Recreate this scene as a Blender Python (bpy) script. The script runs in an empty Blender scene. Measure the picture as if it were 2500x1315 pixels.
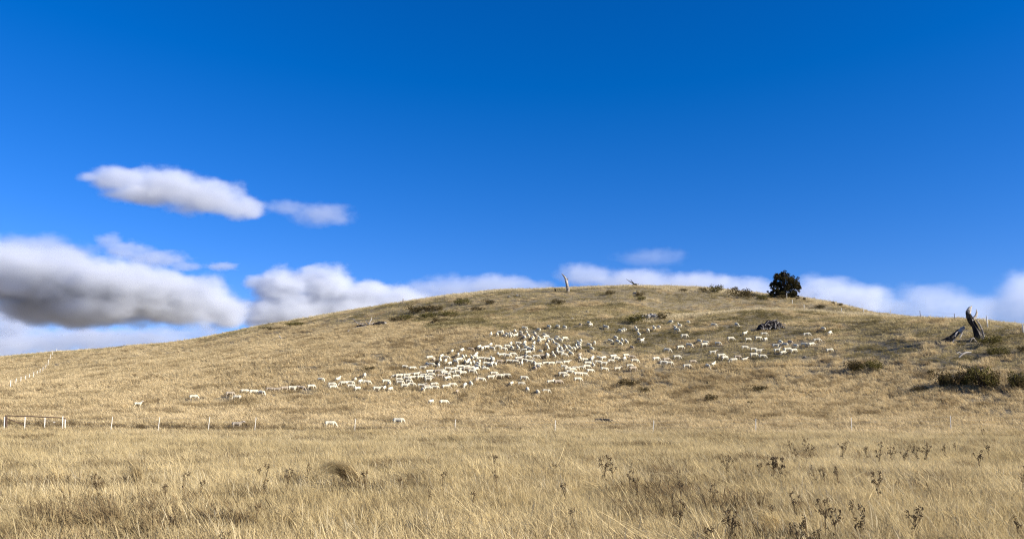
import bpy, bmesh, math, random
import numpy as np
from mathutils import Vector, Matrix, Euler

random.seed(7)
rng = np.random.default_rng(11)
R = math.radians
scene = bpy.context.scene
col = scene.collection

# ------------------------------------------------------------------ camera
F = 1925.0                      # focal length in photograph pixels (2500 px wide)
EYE = 1.6
PITCH = math.atan(340.5 / F)
cam_d = bpy.data.cameras.new('camera')
cam_d.sensor_width = 36.0
cam_d.lens = 36.0 * F / 2500.0
cam_d.clip_start = 0.1
cam_d.clip_end = 60000.0
cam = bpy.data.objects.new('camera', cam_d)
cam.location = (0, 0, EYE)
cam.rotation_euler = (R(90) + PITCH, 0, 0)
col.objects.link(cam)
scene.camera = cam

# ------------------------------------------------------------------ world, sun, exposure
SUN_ELEV = R(26)
SUN_DIR = Vector((0.917 * math.cos(SUN_ELEV), -0.40 * math.cos(SUN_ELEV), math.sin(SUN_ELEV))).normalized()
world = bpy.data.worlds.new('World')
scene.world = world
world.use_nodes = True
wn = world.node_tree
wn.nodes.clear()
w_out = wn.nodes.new('ShaderNodeOutputWorld')
w_bg = wn.nodes.new('ShaderNodeBackground')
w_sky = wn.nodes.new('ShaderNodeTexSky')
w_sky.sky_type = 'NISHITA'
w_sky.sun_disc = False
w_sky.sun_elevation = SUN_ELEV
w_sky.sun_rotation = math.atan2(SUN_DIR.x, SUN_DIR.y)
w_sky.altitude = 600
w_sky.air_density = 1.0
w_sky.dust_density = 0.1
w_sky.ozone_density = 5.0
w_bg.inputs['Strength'].default_value = 0.056
# clear dry air: deeper blue than the stock atmosphere
w_sep = wn.nodes.new('ShaderNodeSeparateColor'); w_com = wn.nodes.new('ShaderNodeCombineColor')
w_hsv = wn.nodes.new('ShaderNodeHueSaturation'); w_hsv.inputs['Saturation'].default_value = 1.28
wn.links.new(w_sky.outputs['Color'], w_hsv.inputs['Color'])
wn.links.new(w_hsv.outputs['Color'], w_sep.inputs[0])
for ch, (mul, off) in enumerate(((1.13, -0.115), (1.0, 0.0), (1.43, 0.0))):
    ma = wn.nodes.new('ShaderNodeMath'); ma.operation = 'MULTIPLY_ADD'
    ma.inputs[1].default_value = mul; ma.inputs[2].default_value = off
    mx = wn.nodes.new('ShaderNodeMath'); mx.operation = 'MAXIMUM'; mx.inputs[1].default_value = 0.004
    wn.links.new(w_sep.outputs[ch], ma.inputs[0]); wn.links.new(ma.outputs[0], mx.inputs[0]); wn.links.new(mx.outputs[0], w_com.inputs[ch])
wn.links.new(w_com.outputs[0], w_bg.inputs['Color'])
wn.links.new(w_bg.outputs['Background'], w_out.inputs['Surface'])

sun_d = bpy.data.lights.new('sun', 'SUN')
sun_d.energy = 5.0
sun_d.angle = R(0.53)
sun_d.color = (1.0, 0.945, 0.865)
sun = bpy.data.objects.new('sun', sun_d)
sun.rotation_euler = (-SUN_DIR).to_track_quat('-Z', 'Y').to_euler()
sun.location = (60, -30, 50)
col.objects.link(sun)

scene.view_settings.view_transform = 'Standard'
scene.view_settings.look = 'None'
scene.view_settings.exposure = 1.02
scene.view_settings.gamma = 1.0
scene.view_settings.use_curve_mapping = False
scene.render.film_transparent = False
scene.cycles.max_bounces = 6
scene.cycles.diffuse_bounces = 3
scene.cycles.transmission_bounces = 3
scene.cycles.volume_bounces = 4
scene.cycles.volume_step_rate = 0.5
scene.cycles.volume_max_steps = 256
scene.cycles.use_denoising = True
scene.cycles.denoiser = 'OPENIMAGEDENOISE'
scene.cycles.denoising_prefilter = 'NONE'
scene.cycles.filter_width = 1.2
scene.cycles.sample_clamp_indirect = 2.0

# ------------------------------------------------------------------ projection helpers
CP, SP = math.cos(PITCH), math.sin(PITCH)

def ray(px, py):
    """direction (world) of the photograph's pixel; forward component is 1 along the lens axis"""
    u = (px - 1250.0) / F
    v = (657.5 - py) / F
    return np.array([u, CP - v * SP, SP + v * CP])

def project(X, Y, Z):
    z = Z - EYE
    f = Y * CP + z * SP
    v = -Y * SP + z * CP
    f = np.where(np.abs(f) < 1e-6, 1e-6, f)
    return 1250.0 + F * X / f, 657.5 - F * v / f

# ------------------------------------------------------------------ value noise
_perm = rng.integers(0, 2**31 - 1, size=(256, 256)).astype(np.float64) / (2**31 - 1)

def vnoise(x, y):
    xi = np.floor(x).astype(np.int64); yi = np.floor(y).astype(np.int64)
    fx = x - xi; fy = y - yi
    fx = fx * fx * (3 - 2 * fx); fy = fy * fy * (3 - 2 * fy)
    a = _perm[xi & 255, yi & 255]; b = _perm[(xi + 1) & 255, yi & 255]
    c = _perm[xi & 255, (yi + 1) & 255]; d = _perm[(xi + 1) & 255, (yi + 1) & 255]
    return (a * (1 - fx) + b * fx) * (1 - fy) + (c * (1 - fx) + d * fx) * fy

def fbm(x, y, o=4):
    s = 0.0; a = 0.5; t = 0.0
    for i in range(o):
        s = s + a * vnoise(x + 17.3 * i, y - 9.1 * i); t += a
        x = x * 2.03; y = y * 2.03; a *= 0.5
    return s / t

# ------------------------------------------------------------------ terrain (a hill, its shoulder on the right, flat paddock in front)
# photograph column, shoulder distance, shoulder row, crest distance, crest row
COLS = [(-1400, 110, 985, 230, 962), (-500, 110, 962, 215, 905), (-200, 110, 952, 210, 885), (0, 110, 945, 205, 872), (130, 110, 935, 205, 860),
        (300, 105, 915, 195, 848), (420, 105, 905, 190, 838), (560, 102, 885, 180, 812),
        (640, 101, 873, 174, 795), (740, 100, 860, 168, 779), (850, 100, 845, 162, 758),
        (960, 100, 832, 159, 741), (1080, 100, 818, 156, 724), (1150, 100, 810, 155, 717), (1250, 100, 804, 152, 708), (1350, 100, 800, 150, 706),
        (1450, 102, 796, 150, 701), (1550, 105, 790, 150, 697), (1650, 109, 779, 152, 700), (1750, 112, 768, 155, 705),
        (1850, 116, 757, 160, 716), (1950, 115, 760, 160, 727), (2020, 113, 764, 160, 737),
        (2100, 110, 768, 158, 757), (2150, 107, 769, 150, 766), (2250, 103, 776, 140, 782),
        (2350, 100, 781, 138, 792), (2450, 98, 790, 136, 800), (2500, 96, 795, 135, 806),
        (2700, 90, 822, 130, 835), (3000, 85, 868, 130, 885), (4200, 85, 975, 170, 970)]
PHI = np.radians(np.arange(-180, 180.01, 0.4))
DG = np.concatenate([np.linspace(0, 40, 41)[:-1], np.linspace(40, 230, 191)[:-1], np.geomspace(230, 9000, 60)])

def _col_tables():
    cp = []; rows = []
    for (px, d1, y1, dc, yc) in COLS:
        r1 = ray(px, y1); rc = ray(px, yc)
        cp.append(math.atan2(r1[0], r1[1]))
        t1 = r1[2] / math.hypot(r1[0], r1[1]); tc = rc[2] / math.hypot(rc[0], rc[1])
        rows.append((d1, t1, dc, tc))
    rows = np.array(rows); cp = np.array(cp)
    # closing values behind the viewer: low rolling ground
    cp = np.concatenate([[-math.pi], [cp[0] - 0.35], cp, [cp[-1] + 0.35], [math.pi]])
    back = np.array([[110, 0.0, 260, 0.012]])
    rows = np.concatenate([back, back, rows, back, back])
    return [np.interp(PHI, cp, rows[:, k]) for k in range(4)]

def _pchip(x, y, xq):
    h = np.diff(x); dl = np.diff(y) / h
    m = np.zeros_like(y)
    for i in range(1, len(x) - 1):
        if dl[i - 1] * dl[i] > 0:
            w1 = 2 * h[i] + h[i - 1]; w2 = h[i] + 2 * h[i - 1]
            m[i] = (w1 + w2) / (w1 / dl[i - 1] + w2 / dl[i])
    m[0] = dl[0]; m[-1] = dl[-1]
    k = np.clip(np.searchsorted(x, xq) - 1, 0, len(x) - 2)
    t = (xq - x[k]) / h[k]
    return ((2 * t**3 - 3 * t**2 + 1) * y[k] + (t**3 - 2 * t**2 + t) * h[k] * m[k]
            + (-2 * t**3 + 3 * t**2) * y[k + 1] + (t**3 - t**2) * h[k] * m[k + 1])

_D1, _T1, _DC, _TC = _col_tables()
_ZT = np.zeros((len(PHI), len(DG)))
for i in range(len(PHI)):
    d1, t1, dc, tc = _D1[i], _T1[i], _DC[i], _TC[i]
    adj1 = 0.0; adjc = 0.0
    for it in range(3):
        z1 = EYE + (t1 + adj1) * d1; zc = EYE + (tc + adjc) * dc
        foot = 0.55 + 0.25 * max(t1, 0) / 0.1
        slope = (z1 - foot) / (d1 - 62.0)
        if tc > t1:      # crest higher than the shoulder: terrace, then the upper slope
            mid_d = d1 + 0.33 * (dc - d1)
            lin = z1 + 0.33 * (zc - z1)
            ter = np.interp(d1, [104, 113], [0.0, 1.0])
            mid_z = lin * (1 - ter) + ter * (z1 + 0.55 * (lin - z1))
        else:            # the shoulder is the skyline
            mid_d = d1 + 10; mid_z = z1 + 0.4 * max(t1, 0) * 10
        xk = np.array([0, 30, 50, 62, d1, mid_d, dc, dc + 45, dc + 170, 900, 9100])
        tt = max(tc, 0.0)
        yk = np.array([0, 0, 0.1, foot, z1, mid_z, zc, zc + 0.30 * tt * 45 - 0.3, zc - 6, -4, -6.0])
        zz = _pchip(xk, yk, DG)
        with np.errstate(divide='ignore', invalid='ignore'):
            tv = np.where((DG > 20) & (DG < 300), (zz - EYE) / np.maximum(DG, 1), -9)
        adjust = max(tc, t1) - tv.max()
        if tc > t1: adjc += adjust
        else: adj1 += adjust
    _ZT[i] = zz
_ker = np.ones(5) / 5
for j in range(len(DG)):
    c = np.concatenate([_ZT[-3:-1, j], _ZT[:, j], _ZT[1:3, j]])
    _ZT[:, j] = np.convolve(c, _ker, 'valid')

def ground(X, Y):
    X = np.asarray(X, float); Y = np.asarray(Y, float)
    d = np.hypot(X, Y); p = np.arctan2(X, Y)
    fi = (p + math.pi) / (PHI[1] - PHI[0])
    i0 = np.clip(np.floor(fi).astype(int), 0, len(PHI) - 2); a = fi - i0
    fj = np.interp(d, DG, np.arange(len(DG)))
    j0 = np.clip(np.floor(fj).astype(int), 0, len(DG) - 2); b = fj - j0
    z = (_ZT[i0, j0] * (1 - a) * (1 - b) + _ZT[i0 + 1, j0] * a * (1 - b)
         + _ZT[i0, j0 + 1] * (1 - a) * b + _ZT[i0 + 1, j0 + 1] * a * b)
    k = np.clip((d - 40) / 30, 0, 1)
    z = z + (fbm(X / 9.0, Y / 9.0, 3) - 0.5) * (0.10 + 0.42 * k) + (fbm(X / 2.1 + 40, Y / 2.1, 2) - 0.5) * (0.07 + 0.16 * k)
    # shallow drain just behind the front fence, deepest on the left
    s = np.clip((14.0 - X) / 16.0, 0, 1)
    z = z - 0.42 * s * np.exp(-((Y - 50.6) / 1.3) ** 2)
    return z

def g1(x, y):
    return float(ground(np.array([x]), np.array([y]))[0])

_TS = np.concatenate([np.arange(6, 60, 0.05), np.arange(60, 240, 0.08)])

def at(px, py, h=0.0, dmin=6.0):
    """first point along the pixel's sight line that is h metres above the ground"""
    r = ray(px, py)
    t = _TS[_TS > dmin]
    X, Y, Z = r[0] * t, r[1] * t, EYE + r[2] * t
    dz = Z - ground(X, Y) - h
    k = np.argmax(dz <= 0)
    if dz[k] > 0: k = np.argmin(dz)
    return Vector((X[k], Y[k], float(ground(X[k:k+1], Y[k:k+1])[0])))

def at_dist(px, py, y):
    """point of the pixel's sight line at depth y"""
    r = ray(px, py); t = y / r[1]
    return Vector((r[0] * t, y, EYE + r[2] * t))

# ------------------------------------------------------------------ object helpers
def tag(o, label=None, cat=None, group=None, kind=None):
    if label: o['label'] = label
    if cat: o['category'] = cat
    if group: o['group'] = group
    if kind: o['kind'] = kind
    return o

def empty(name, loc=(0, 0, 0), rz=0.0):
    o = bpy.data.objects.new(name, None)
    o.location = loc; o.rotation_euler = (0, 0, rz)
    o.empty_display_size = 0.2
    col.objects.link(o)
    return o

def link(name, me, parent=None, loc=(0, 0, 0)):
    o = bpy.data.objects.new(name, me)
    o.location = loc
    col.objects.link(o)
    if parent is not None: o.parent = parent
    return o

class MB:
    """collects shapes into one mesh"""
    def __init__(s): s.v = []; s.f = []
    def add(s, v, f):
        b = len(s.v); s.v += [tuple(p) for p in v]; s.f += [tuple(i + b for i in q) for q in f]
    def box(s, c, d, rot=None):
        m = rot if rot is not None else Matrix.Identity(3)
        c = Vector(c); v = []
        for sx in (-1, 1):
            for sy in (-1, 1):
                for sz in (-1, 1):
                    v.append(c + m @ Vector((sx * d[0] / 2, sy * d[1] / 2, sz * d[2] / 2)))
        s.add(v, [(0, 1, 3, 2), (4, 6, 7, 5), (0, 4, 5, 1), (2, 3, 7, 6), (0, 2, 6, 4), (1, 5, 7, 3)])
    def tube(s, pts, rad, n=7, cap=True, rough=0.0, rnd=random):
        pts = [Vector(p) for p in pts]; rings = []
        up = Vector((0.13, 0.31, 0.94))
        for i, p in enumerate(pts):
            t = (pts[min(i + 1, len(pts) - 1)] - pts[max(i - 1, 0)]).normalized()
            a = t.cross(up)
            if a.length < 1e-3: a = t.cross(Vector((1, 0, 0)))
            a.normalize(); b = t.cross(a)
            rr = rad[i] if not np.isscalar(rad) else rad
            rings.append([p + (a * math.cos(2 * math.pi * k / n) + b * math.sin(2 * math.pi * k / n)) * rr * (1 + rough * rnd.uniform(-1, 1)) for k in range(n)])
        v = [q for r_ in rings for q in r_]; f = []
        for i in range(len(pts) - 1):
            for k in range(n):
                f.append((i * n + k, i * n + (k + 1) % n, (i + 1) * n + (k + 1) % n, (i + 1) * n + k))
        if cap:
            f.append(tuple(range(n - 1, -1, -1))); f.append(tuple((len(pts) - 1) * n + k for k in range(n)))
        s.add(v, f)
    def ellipsoid(s, c, r, nu=10, nv=7, rot=None):
        v = []; f = []
        m = rot if rot is not None else Matrix.Identity(3)
        c = Vector(c)
        for j in range(nv + 1):
            th = math.pi * j / nv
            for i in range(nu):
                ph = 2 * math.pi * i / nu
                v.append(c + m @ Vector((r[0] * math.sin(th) * math.cos(ph), r[1] * math.sin(th) * math.sin(ph), r[2] * math.cos(th))))
        for j in range(nv):
            for i in range(nu):
                f.append((j * nu + i, (j + 1) * nu + i, (j + 1) * nu + (i + 1) % nu, j * nu + (i + 1) % nu))
        s.add(v, f)
    def mesh(s, name, mat=None, smooth=False):
        me = bpy.data.meshes.new(name)
        me.from_pydata(s.v, [], s.f)
        me.validate(); me.update()
        if mat: me.materials.append(mat)
        if smooth: me.polygons.foreach_set('use_smooth', [True] * len(me.polygons))
        return me
    def build(s, name, mat=None, parent=None, loc=(0, 0, 0), smooth=False):
        return link(name, s.mesh(name, mat, smooth), parent, loc)

# ------------------------------------------------------------------ materials
def new_mat(name):
    m = bpy.data.materials.new(name); m.use_nodes = True
    nt = m.node_tree; nt.nodes.clear()
    out = nt.nodes.new('ShaderNodeOutputMaterial')
    return m, nt, out

def noise_node(nt, scale, detail=3.0, rough=0.55, vec=None, coord='world'):
    n = nt.nodes.new('ShaderNodeTexNoise')
    n.inputs['Scale'].default_value = scale
    n.inputs['Detail'].default_value = detail
    n.inputs['Roughness'].default_value = rough
    if vec is None:
        if coord == 'world':
            vec = nt.nodes.new('ShaderNodeNewGeometry').outputs['Position']
        else:
            vec = nt.nodes.new('ShaderNodeTexCoord').outputs['Object']
    nt.links.new(vec, n.inputs['Vector'])
    return n.outputs['Fac']

def ramp(nt, fac, stops):
    r_ = nt.nodes.new('ShaderNodeValToRGB')
    e = r_.color_ramp.elements
    while len(e) < len(stops): e.new(0.5)
    for k, (p, c) in enumerate(stops):
        e[k].position = p; e[k].color = (*c, 1)
    nt.links.new(fac, r_.inputs['Fac'])
    return r_.outputs['Color']

def mixc(nt, fac, a, b, mode='MIX'):
    m = nt.nodes.new('ShaderNodeMix'); m.data_type = 'RGBA'; m.blend_type = mode
    for sock, val in ((m.inputs[0], fac), (m.inputs[6], a), (m.inputs[7], b)):
        if hasattr(val, 'is_output'): nt.links.new(val, sock)
        elif isinstance(val, (int, float)): sock.default_value = val
        else: sock.default_value = (*val, 1)
    return m.outputs[2]

def principled(name, stops, scale=6.0, rough=0.85, bump=0.0, bscale=30.0, coord='object', detail=4.0, streak=None):
    m, nt, out = new_mat(name)
    vec = None
    if streak:
        vm = nt.nodes.new('ShaderNodeVectorMath'); vm.operation = 'MULTIPLY'; vm.inputs[1].default_value = streak
        nt.links.new(nt.nodes.new('ShaderNodeTexCoord').outputs['Object'], vm.inputs[0]); vec = vm.outputs[0]
    p = nt.nodes.new('ShaderNodeBsdfPrincipled')
    p.inputs['Roughness'].default_value = rough
    p.inputs['Specular IOR Level'].default_value = 0.2
    nt.links.new(ramp(nt, noise_node(nt, scale, detail, vec=vec, coord=coord), stops), p.inputs['Base Color'])
    if bump:
        b = nt.nodes.new('ShaderNodeBump'); b.inputs['Strength'].default_value = bump; b.inputs['Distance'].default_value = 0.05
        nt.links.new(noise_node(nt, bscale, 4.0, vec=vec, coord=coord), b.inputs['Height'])
        nt.links.new(b.outputs['Normal'], p.inputs['Normal'])
    nt.links.new(p.outputs['BSDF'], out.inputs['Surface'])
    return m

def grass_mat(name, lo, hi, dark, scale=0.16, trans=0.42):
    """dry blades: colour drifts over the paddock and from blade to blade"""
    m, nt, out = new_mat(name)
    geo = nt.nodes.new('ShaderNodeNewGeometry')
    big = noise_node(nt, scale, 4.0, 0.6, vec=geo.outputs['Position'])
    c = ramp(nt, big, [(0.34, lo), (0.66, hi)])
    patch = noise_node(nt, scale * 5.0, 3.0, 0.6, vec=geo.outputs['Position'])
    pf = nt.nodes.new('ShaderNodeMapRange'); pf.inputs[1].default_value = 0.50; pf.inputs[2].default_value = 0.72
    nt.links.new(patch, pf.inputs[0])
    c = mixc(nt, pf.outputs[0], c, dark)
    isl = nt.nodes.new('ShaderNodeMapRange'); isl.inputs[3].default_value = 0.62; isl.inputs[4].default_value = 1.30
    nt.links.new(geo.outputs['Random Per Island'], isl.inputs[0])
    comb = nt.nodes.new('ShaderNodeCombineColor')
    for k in range(3): nt.links.new(isl.outputs[0], comb.inputs[k])
    c = mixc(nt, 1.0, c, comb.outputs[0], 'MULTIPLY')
    d = nt.nodes.new('ShaderNodeBsdfDiffuse'); t = nt.nodes.new('ShaderNodeBsdfTranslucent')
    nt.links.new(c, d.inputs['Color']); nt.links.new(c, t.inputs['Color'])
    ms = nt.nodes.new('ShaderNodeMixShader'); ms.inputs[0].default_value = trans
    nt.links.new(d.outputs[0], ms.inputs[1]); nt.links.new(t.outputs[0], ms.inputs[2])
    nt.links.new(ms.outputs[0], out.inputs['Surface'])
    return m

def leaf_mat(name, stops, trans=0.25, scale=3.0):
    m, nt, out = new_mat(name)
    geo = nt.nodes.new('ShaderNodeNewGeometry')
    c = ramp(nt, geo.outputs['Random Per Island'], stops)
    c = mixc(nt, 0.5, c, ramp(nt, noise_node(nt, scale, 2.0, vec=geo.outputs['Position']), [(0.35, stops[0][1]), (0.65, stops[-1][1])]))
    d = nt.nodes.new('ShaderNodeBsdfDiffuse'); t = nt.nodes.new('ShaderNodeBsdfTranslucent')
    nt.links.new(c, d.inputs['Color']); nt.links.new(c, t.inputs['Color'])
    ms = nt.nodes.new('ShaderNodeMixShader'); ms.inputs[0].default_value = trans
    nt.links.new(d.outputs[0], ms.inputs[1]); nt.links.new(t.outputs[0], ms.inputs[2])
    nt.links.new(ms.outputs[0], out.inputs['Surface'])
    return m

M = {}
M['ground'] = principled('thatch and soil', [(0.3, (0.10, 0.08, 0.05)), (0.5, (0.17, 0.138, 0.083)), (0.7, (0.24, 0.195, 0.118))], 0.9, 0.95, 0.6, 6.0, 'world', 8.0)
M['grass_front'] = grass_mat('dry pale grass', (0.53, 0.41, 0.20), (0.72, 0.575, 0.305), (0.28, 0.205, 0.098))
M['grass_hill'] = grass_mat('dry brown grass', (0.55, 0.425, 0.225), (0.73, 0.58, 0.325), (0.33, 0.245, 0.125), 0.10)
M['grass_short'] = grass_mat('grazed olive grass', (0.38, 0.305, 0.14), (0.60, 0.48, 0.25), (0.17, 0.135, 0.055), 0.14)
M['grass_pale'] = grass_mat('pale stalk and sunlit ridge grass', (0.56, 0.46, 0.27), (0.68, 0.57, 0.35), (0.42, 0.33, 0.18), 0.2)  # pale stalks; along the ridge the sunlit rim is put into this colour
M['grass_dark'] = grass_mat('dark sedge', (0.19, 0.135, 0.065), (0.27, 0.19, 0.095), (0.12, 0.085, 0.04), 0.3)
M['grass_heath'] = grass_mat('dark grazed olive grass', (0.20, 0.16, 0.065), (0.32, 0.255, 0.115), (0.10, 0.08, 0.03), 0.2)
M['grass_rank'] = grass_mat('rank brown grass', (0.32, 0.235, 0.115), (0.46, 0.345, 0.18), (0.20, 0.14, 0.07), 0.2)
M['wood_dead'] = principled('weathered dead wood', [(0.30, (0.05, 0.042, 0.036)), (0.5, (0.22, 0.19, 0.16)), (0.68, (0.50, 0.45, 0.38))], 3.0, 0.9, 0.7, 14.0)
M['wood_char'] = principled('charred trunk wood', [(0.40, (0.010, 0.009, 0.009)), (0.58, (0.028, 0.024, 0.023)), (0.75, (0.13, 0.11, 0.095))], 3.0, 0.95, 0.9, 9.0)
M['wood_stump'] = principled('grey and charred stump wood', [(0.40, (0.014, 0.012, 0.011)), (0.55, (0.045, 0.038, 0.033)), (0.70, (0.24, 0.21, 0.175))], 3.2, 0.95, 1.0, 8.0, streak=(1, 1, .22))
M['wood_pale'] = principled('bleached bare wood', [(0.3, (0.24, 0.205, 0.165)), (0.52, (0.42, 0.37, 0.30)), (0.72, (0.58, 0.53, 0.44))], 5.0, 0.85, 0.5, 20.0)
M['post_white'] = principled('weathered white post', [(0.25, (0.54, 0.50, 0.41)), (0.6, (0.74, 0.70, 0.60))], 4.0, 0.7)
M['post_dark'] = principled('brown timber post', [(0.3, (0.05, 0.032, 0.022)), (0.7, (0.12, 0.08, 0.055))], 5.0, 0.9, 0.4, 30.0)
M['rail'] = principled('rusty gate pipe', [(0.3, (0.07, 0.045, 0.03)), (0.7, (0.17, 0.11, 0.07))], 8.0, 0.6)
M['wire'] = principled('galvanised wire', [(0.3, (0.22, 0.21, 0.2)), (0.7, (0.34, 0.33, 0.31))], 8.0, 0.5)
M['wool'] = principled('shorn wool', [(0.3, (0.47, 0.42, 0.295)), (0.6, (0.67, 0.615, 0.445))], 2.6, 0.95, 0.35, 18.0)
M['wool_tan'] = principled('dusty wool', [(0.3, (0.29, 0.23, 0.155)), (0.6, (0.41, 0.34, 0.24))], 2.6, 0.95, 0.35, 18.0)
M['face'] = principled('sheep face', [(0.3, (0.34, 0.28, 0.21)), (0.7, (0.46, 0.39, 0.31))], 6.0, 0.9)
M['hoof'] = principled('sheep leg', [(0.3, (0.26, 0.21, 0.15)), (0.7, (0.42, 0.36, 0.27))], 6.0, 0.9)
M['weed'] = principled('dead weed stalk', [(0.3, (0.05, 0.034, 0.016)), (0.7, (0.14, 0.095, 0.045))], 6.0, 0.9)
M['leaf_olive'] = leaf_mat('olive scrub leaf', [(0.0, (0.055, 0.048, 0.015)), (0.6, (0.105, 0.092, 0.028)), (1.0, (0.18, 0.15, 0.048))])
M['leaf_brown'] = leaf_mat('brown scrub leaf', [(0.0, (0.035, 0.028, 0.015)), (0.6, (0.075, 0.06, 0.026)), (1.0, (0.14, 0.10, 0.042))])
M['leaf_tree'] = leaf_mat('dark needle foliage', [(0.0, (0.014, 0.016, 0.009)), (0.6, (0.036, 0.034, 0.015)), (1.0, (0.085, 0.065, 0.026))], 0.2, 0.6)
M['bark'] = principled('dark bark', [(0.3, (0.03, 0.024, 0.02)), (0.7, (0.09, 0.07, 0.055))], 4.0, 0.95, 0.6, 16.0)
M['rock'] = principled('grey field stone', [(0.3, (0.13, 0.12, 0.10)), (0.5, (0.25, 0.23, 0.20)), (0.7, (0.40, 0.37, 0.32))], 3.0, 0.9, 0.6, 10.0)

# ------------------------------------------------------------------ the ground sheet
def build_ground():
    ph = np.concatenate([np.radians(np.arange(-180, -56, 4.0)), np.radians(np.arange(-56, 56, 0.35)), np.radians(np.arange(56, 180, 4.0))])
    dd = np.concatenate([[0.5], np.arange(2, 40, 1.0), np.arange(40, 230, 0.9), np.geomspace(232, 9000, 45)])
    P, D = np.meshgrid(ph, dd, indexing='ij')
    X = D * np.sin(P); Y = D * np.cos(P); Z = ground(X, Y)
    n, m = P.shape
    v = np.stack([X, Y, Z], -1).reshape(-1, 3)
    i = np.arange(n)[:, None]; j = np.arange(m - 1)[None, :]
    i2 = (i + 1) % n
    f = np.stack([i * m + j, i2 * m + j, i2 * m + j + 1, i * m + j + 1], -1).reshape(-1, 4)[:, ::-1]
    me = bpy.data.meshes.new('paddock_ground')
    cap = tuple(int(k * m) for k in range(n))
    me.from_pydata(v.tolist(), [], f.tolist() + [cap])
    me.materials.append(M['ground'])
    me.polygons.foreach_set('use_smooth', [True] * len(me.polygons))
    me.update()
    o = link('paddock_ground', me)
    tag(o, 'bare brown soil and thatch of the sloping paddock under the grass', 'ground', kind='structure')
build_ground()

# ------------------------------------------------------------------ clouds: bodies of scattering droplets, far behind the hill
def cloud(label, dist, blobs, density, noise_amp=0.55, noise_scale=1.0, depth=0.55, edge=0.62):
    """blobs: photograph ellipses (cx, cy, rx, ry); the body stands dist metres away and is about as deep as it is tall"""
    cs = []
    for b in blobs:
        px, py, rx, ry = b[:4]
        dep = b[4] if len(b) > 4 else 0.0
        r = ray(px, py); k = dist / math.hypot(r[0], r[1])
        c = Vector((r[0] * k, r[1] * k, EYE + r[2] * k))
        c += Vector((r[0], r[1], 0)).normalized() * dep * dist
        s = dist / F
        cs.append((c, Vector((rx * s, max(ry, rx * depth) * s, ry * s))))
    cen = sum((c for c, _ in cs), Vector()) / len(cs)
    rmean = sum(r_.z for _, r_ in cs) / len(cs)
    mb = MB()
    for c, r_ in cs:
        mb.ellipsoid(c - cen, r_ * 1.25, 20, 12)
    me = mb.mesh('cloud')
    o = link('cloud', me, loc=cen)
    rm = o.modifiers.new('remesh', 'REMESH'); rm.mode = 'VOXEL'; rm.voxel_size = rmean * 0.22
    dg = bpy.context.evaluated_depsgraph_get()
    me2 = bpy.data.meshes.new_from_object(o.evaluated_get(dg))
    o.modifiers.clear(); o.data = me2; me2.name = 'cloud'
    m, nt, out = new_mat('cloud droplets')
    tc = nt.nodes.new('ShaderNodeTexCoord')
    pos = tc.outputs['Object']
    # gentle warp of the whole body
    f = None
    for c, r_ in cs:
        c = c - cen
        v = nt.nodes.new('ShaderNodeVectorMath'); v.operation = 'MULTIPLY_ADD'
        v.inputs[1].default_value = (1 / r_.x, 1 / r_.y, 1 / r_.z)
        v.inputs[2].default_value = (-c.x / r_.x, -c.y / r_.y, -c.z / r_.z)
        nt.links.new(pos, v.inputs[0])
        l = nt.nodes.new('ShaderNodeVectorMath'); l.operation = 'LENGTH'
        nt.links.new(v.outputs[0], l.inputs[0])
        if f is None: f = l.outputs['Value']
        else:
            s = nt.nodes.new('ShaderNodeMath'); s.operation = 'SMOOTH_MIN'; s.inputs[2].default_value = 0.25
            nt.links.new(f, s.inputs[0]); nt.links.new(l.outputs['Value'], s.inputs[1]); f = s.outputs[0]
    mp = nt.nodes.new('ShaderNodeVectorMath'); mp.operation = 'MULTIPLY'
    mp.inputs[1].default_value = (noise_scale / (rmean * 1.6), noise_scale / (rmean * 1.6), noise_scale / rmean)
    nt.links.new(pos, mp.inputs[0])
    n = nt.nodes.new('ShaderNodeTexNoise'); n.inputs['Scale'].default_value = 1.0
    n.inputs['Detail'].default_value = 6.0; n.inputs['Roughness'].default_value = 0.62
    nt.links.new(mp.outputs[0], n.inputs['Vector'])
    a = nt.nodes.new('ShaderNodeMath'); a.operation = 'MULTIPLY_ADD'     # 1 + amp*(noise-.5) - length
    noise_amp *= 1.35
    a.inputs[1].default_value = noise_amp * 2.0; a.inputs[2].default_value = 0.98 - noise_amp
    nt.links.new(n.outputs['Fac'], a.inputs[0])
    sub = nt.nodes.new('ShaderNodeMath'); sub.operation = 'SUBTRACT'
    nt.links.new(a.outputs[0], sub.inputs[0]); nt.links.new(f, sub.inputs[1])
    mr = nt.nodes.new('ShaderNodeMapRange'); mr.interpolation_type = 'SMOOTHSTEP'
    mr.inputs[1].default_value = 0.0; mr.inputs[2].default_value = edge
    mr.inputs[3].default_value = 0.0; mr.inputs[4].default_value = density / rmean
    nt.links.new(sub.outputs[0], mr.inputs[0])
    vs = nt.nodes.new('ShaderNodeVolumePrincipled')
    vs.inputs['Color'].default_value = (0.925, 0.945, 0.985, 1)
    vs.inputs['Absorption Color'].default_value = (0, 0, 0, 1)
    vs.inputs['Anisotropy'].default_value = 0.30
    nt.links.new(mr.outputs[0], vs.inputs['Density'])
    nt.links.new(vs.outputs[0], out.inputs['Volume'])
    me2.materials.clear(); me2.materials.append(m)
    tag(o, label, 'cloud', 'clouds behind the hill')
    return o

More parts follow.
